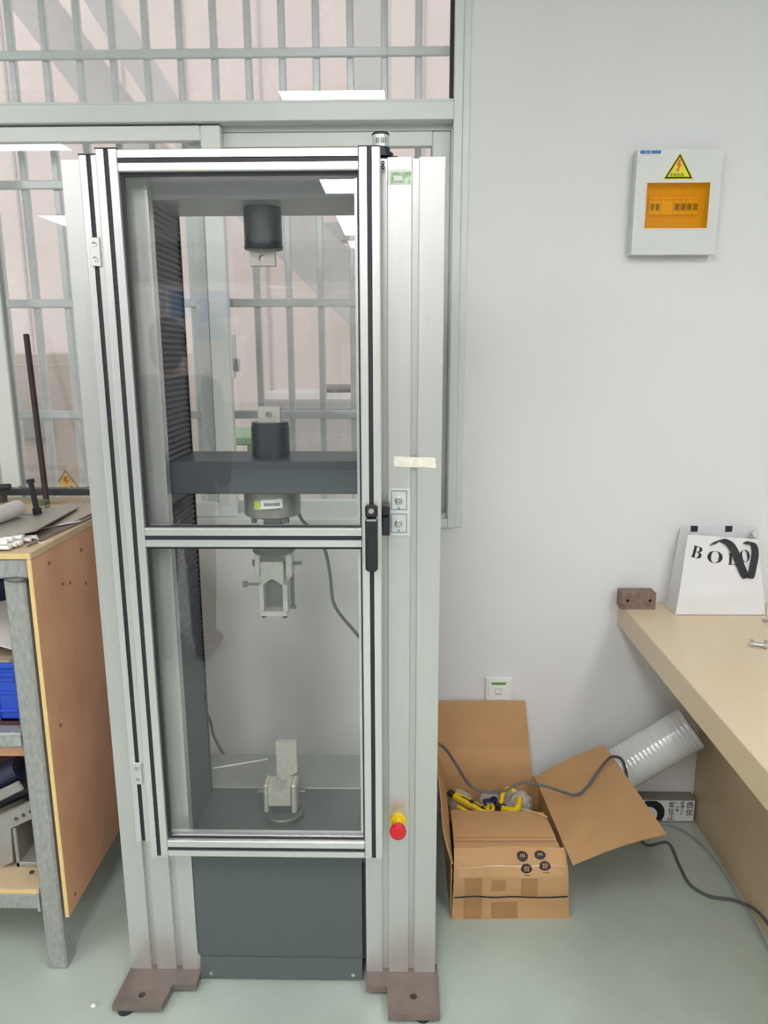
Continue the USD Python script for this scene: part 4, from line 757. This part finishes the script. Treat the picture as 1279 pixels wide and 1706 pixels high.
# ================================================================== person reflected in the door glass
def bones(B, edge=.03):
    out = Manifold()
    for p, r, q, r_2 in B:
        out += Manifold.batch_hull([Manifold.sphere(r, 20).translate(tuple(p)), Manifold.sphere(r_2, 20).translate(tuple(q))])
    m = M(out.refine_to_length(edge)); m.merge_vertices(); trimesh.smoothing.filter_taubin(m, iterations=8); return m
pe = thing('person', 'dark haired person in a dark jacket, standing, reflected in the glass door', 'person', (-1.10, -.55, 0))
X, Y = -1.10, -.55
J = lambda x, y, z: np.array([X-x, Y-y, z])
body = [(J(-.09, 0, .90), .085, J(-.10, 0, .50), .06), (J(-.10, 0, .50), .058, J(-.10, -.02, .09), .042), (J(.09, 0, .90), .085, J(.10, 0, .50), .06), (J(.10, 0, .50), .058, J(.10, -.02, .09), .042),
        (J(-.10, -.02, .05), .042, J(-.11, .14, .035), .032), (J(.10, -.02, .05), .042, J(.11, .14, .035), .032),
        (J(-.08, 0, .92), .10, J(.08, 0, .92), .10), (J(-.06, 0, .95), .11, J(-.08, 0, 1.30), .105), (J(.06, 0, .95), .11, J(.08, 0, 1.30), .105), (J(-.15, 0, 1.36), .065, J(.15, 0, 1.36), .065),
        (J(0, 0, 1.36), .06, J(0, .01, 1.50), .05), (J(0, .01, 1.56), .075, J(0, .015, 1.60), .078), (J(0, .045, 1.51), .045, J(0, .02, 1.56), .07)]
hands = []
for sg in (-1, 1):
    body += [(J(sg*.18, 0, 1.36), .055, J(sg*.23, -.01, 1.09), .042), (J(sg*.23, -.01, 1.09), .042, J(sg*.20, .13, .90), .030), (J(sg*.20, .13, .90), .03, J(sg*.19, .18, .84), .034)]
    for k in range(4): body += [(J(sg*(.17+.013*k), .19, .825), .009, J(sg*(.165+.013*k), .205, .79), .008), (J(sg*(.165+.013*k), .205, .79), .008, J(sg*(.165+.013*k), .20, .765-.004*abs(k-1.5)), .007)]
    body += [(J(sg*.165, .175, .85), .011, J(sg*.145, .20, .825), .009)]
bd = obj('body', bones(body, .02), mat('skin', s(206, 164, 140), .55), pe)
obj('jacket', bones([(J(-.06, 0, .93), .125, J(-.08, 0, 1.30), .118), (J(.06, 0, .93), .125, J(.08, 0, 1.30), .118), (J(-.15, 0, 1.36), .08, J(.15, 0, 1.36), .08)]+[(J(sg*.18, 0, 1.36), .07, J(sg*.23, -.01, 1.09), .056) for sg in (-1, 1)]+[(J(sg*.23, -.01, 1.09), .056, J(sg*.203, .12, .915), .042) for sg in (-1, 1)], .03), mat('jacket_dark', s(38, 40, 48), .85), pe)
obj('trousers', bones([(J(sg*.09, 0, .92), .10, J(sg*.10, 0, .50), .075) for sg in (-1, 1)]+[(J(sg*.10, 0, .50), .075, J(sg*.10, -.02, .11), .06) for sg in (-1, 1)]+[(J(-.07, 0, .93), .11, J(.07, 0, .93), .11)], .03), mat('trousers_dark', s(44, 46, 56), .9), pe)
obj('shoe', bones([(J(-.10, -.03, .045), .05, J(-.112, .16, .036), .042)], .03).slice_plane((0, 0, .002), (0, 0, 1), cap=False), BLACKP, pe); obj('shoe', bones([(J(.10, -.03, .045), .05, J(.112, .16, .036), .042)], .03).slice_plane((0, 0, .002), (0, 0, 1), cap=False), BLACKP, pe)
hm = M((Manifold.sphere(.094, 32).scale((.92, 1.05, 1.08)).translate(tuple(J(0, 0, 1.61)))-Manifold.cube((.4, .2, .2), True).translate(tuple(J(0, .145, 1.53)))+Manifold.sphere(.07, 24).scale((1, .7, 1.1)).translate(tuple(J(0, -.045, 1.53)))).refine_to_length(.02)); obj('hair', hm, mat('hair_black', s(24, 22, 24), .6), pe)
obj('nose', cyl(J(0, .085, 1.565), J(0, .105, 1.535), .008, 10, .012), MATS['skin'], pe)
for sg in (-1, 1):
    obj('eye', trimesh.creation.icosphere(2, .011).apply_translation(J(sg*.03, .078, 1.565)), mat('eye_dark', s(40, 30, 28), .2), pe)
    obj('ear', trimesh.creation.icosphere(2, .02).apply_scale((.5, .9, 1.5)).apply_translation(J(sg*.084, .005, 1.55)), MATS['skin'], pe)
obj('mouth', trimesh.creation.icosphere(2, .02).apply_scale((1, .3, .25)).apply_translation(J(0, .088, 1.508)), mat('lips', s(170, 96, 90), .5), pe)

tag(obj('foam_crumb', blob((-.735, 1.49, .004), (.006, .005, .004), 9), FOAM), 'tiny white foam crumb on the floor beside the left machine foot', 'foam crumb')
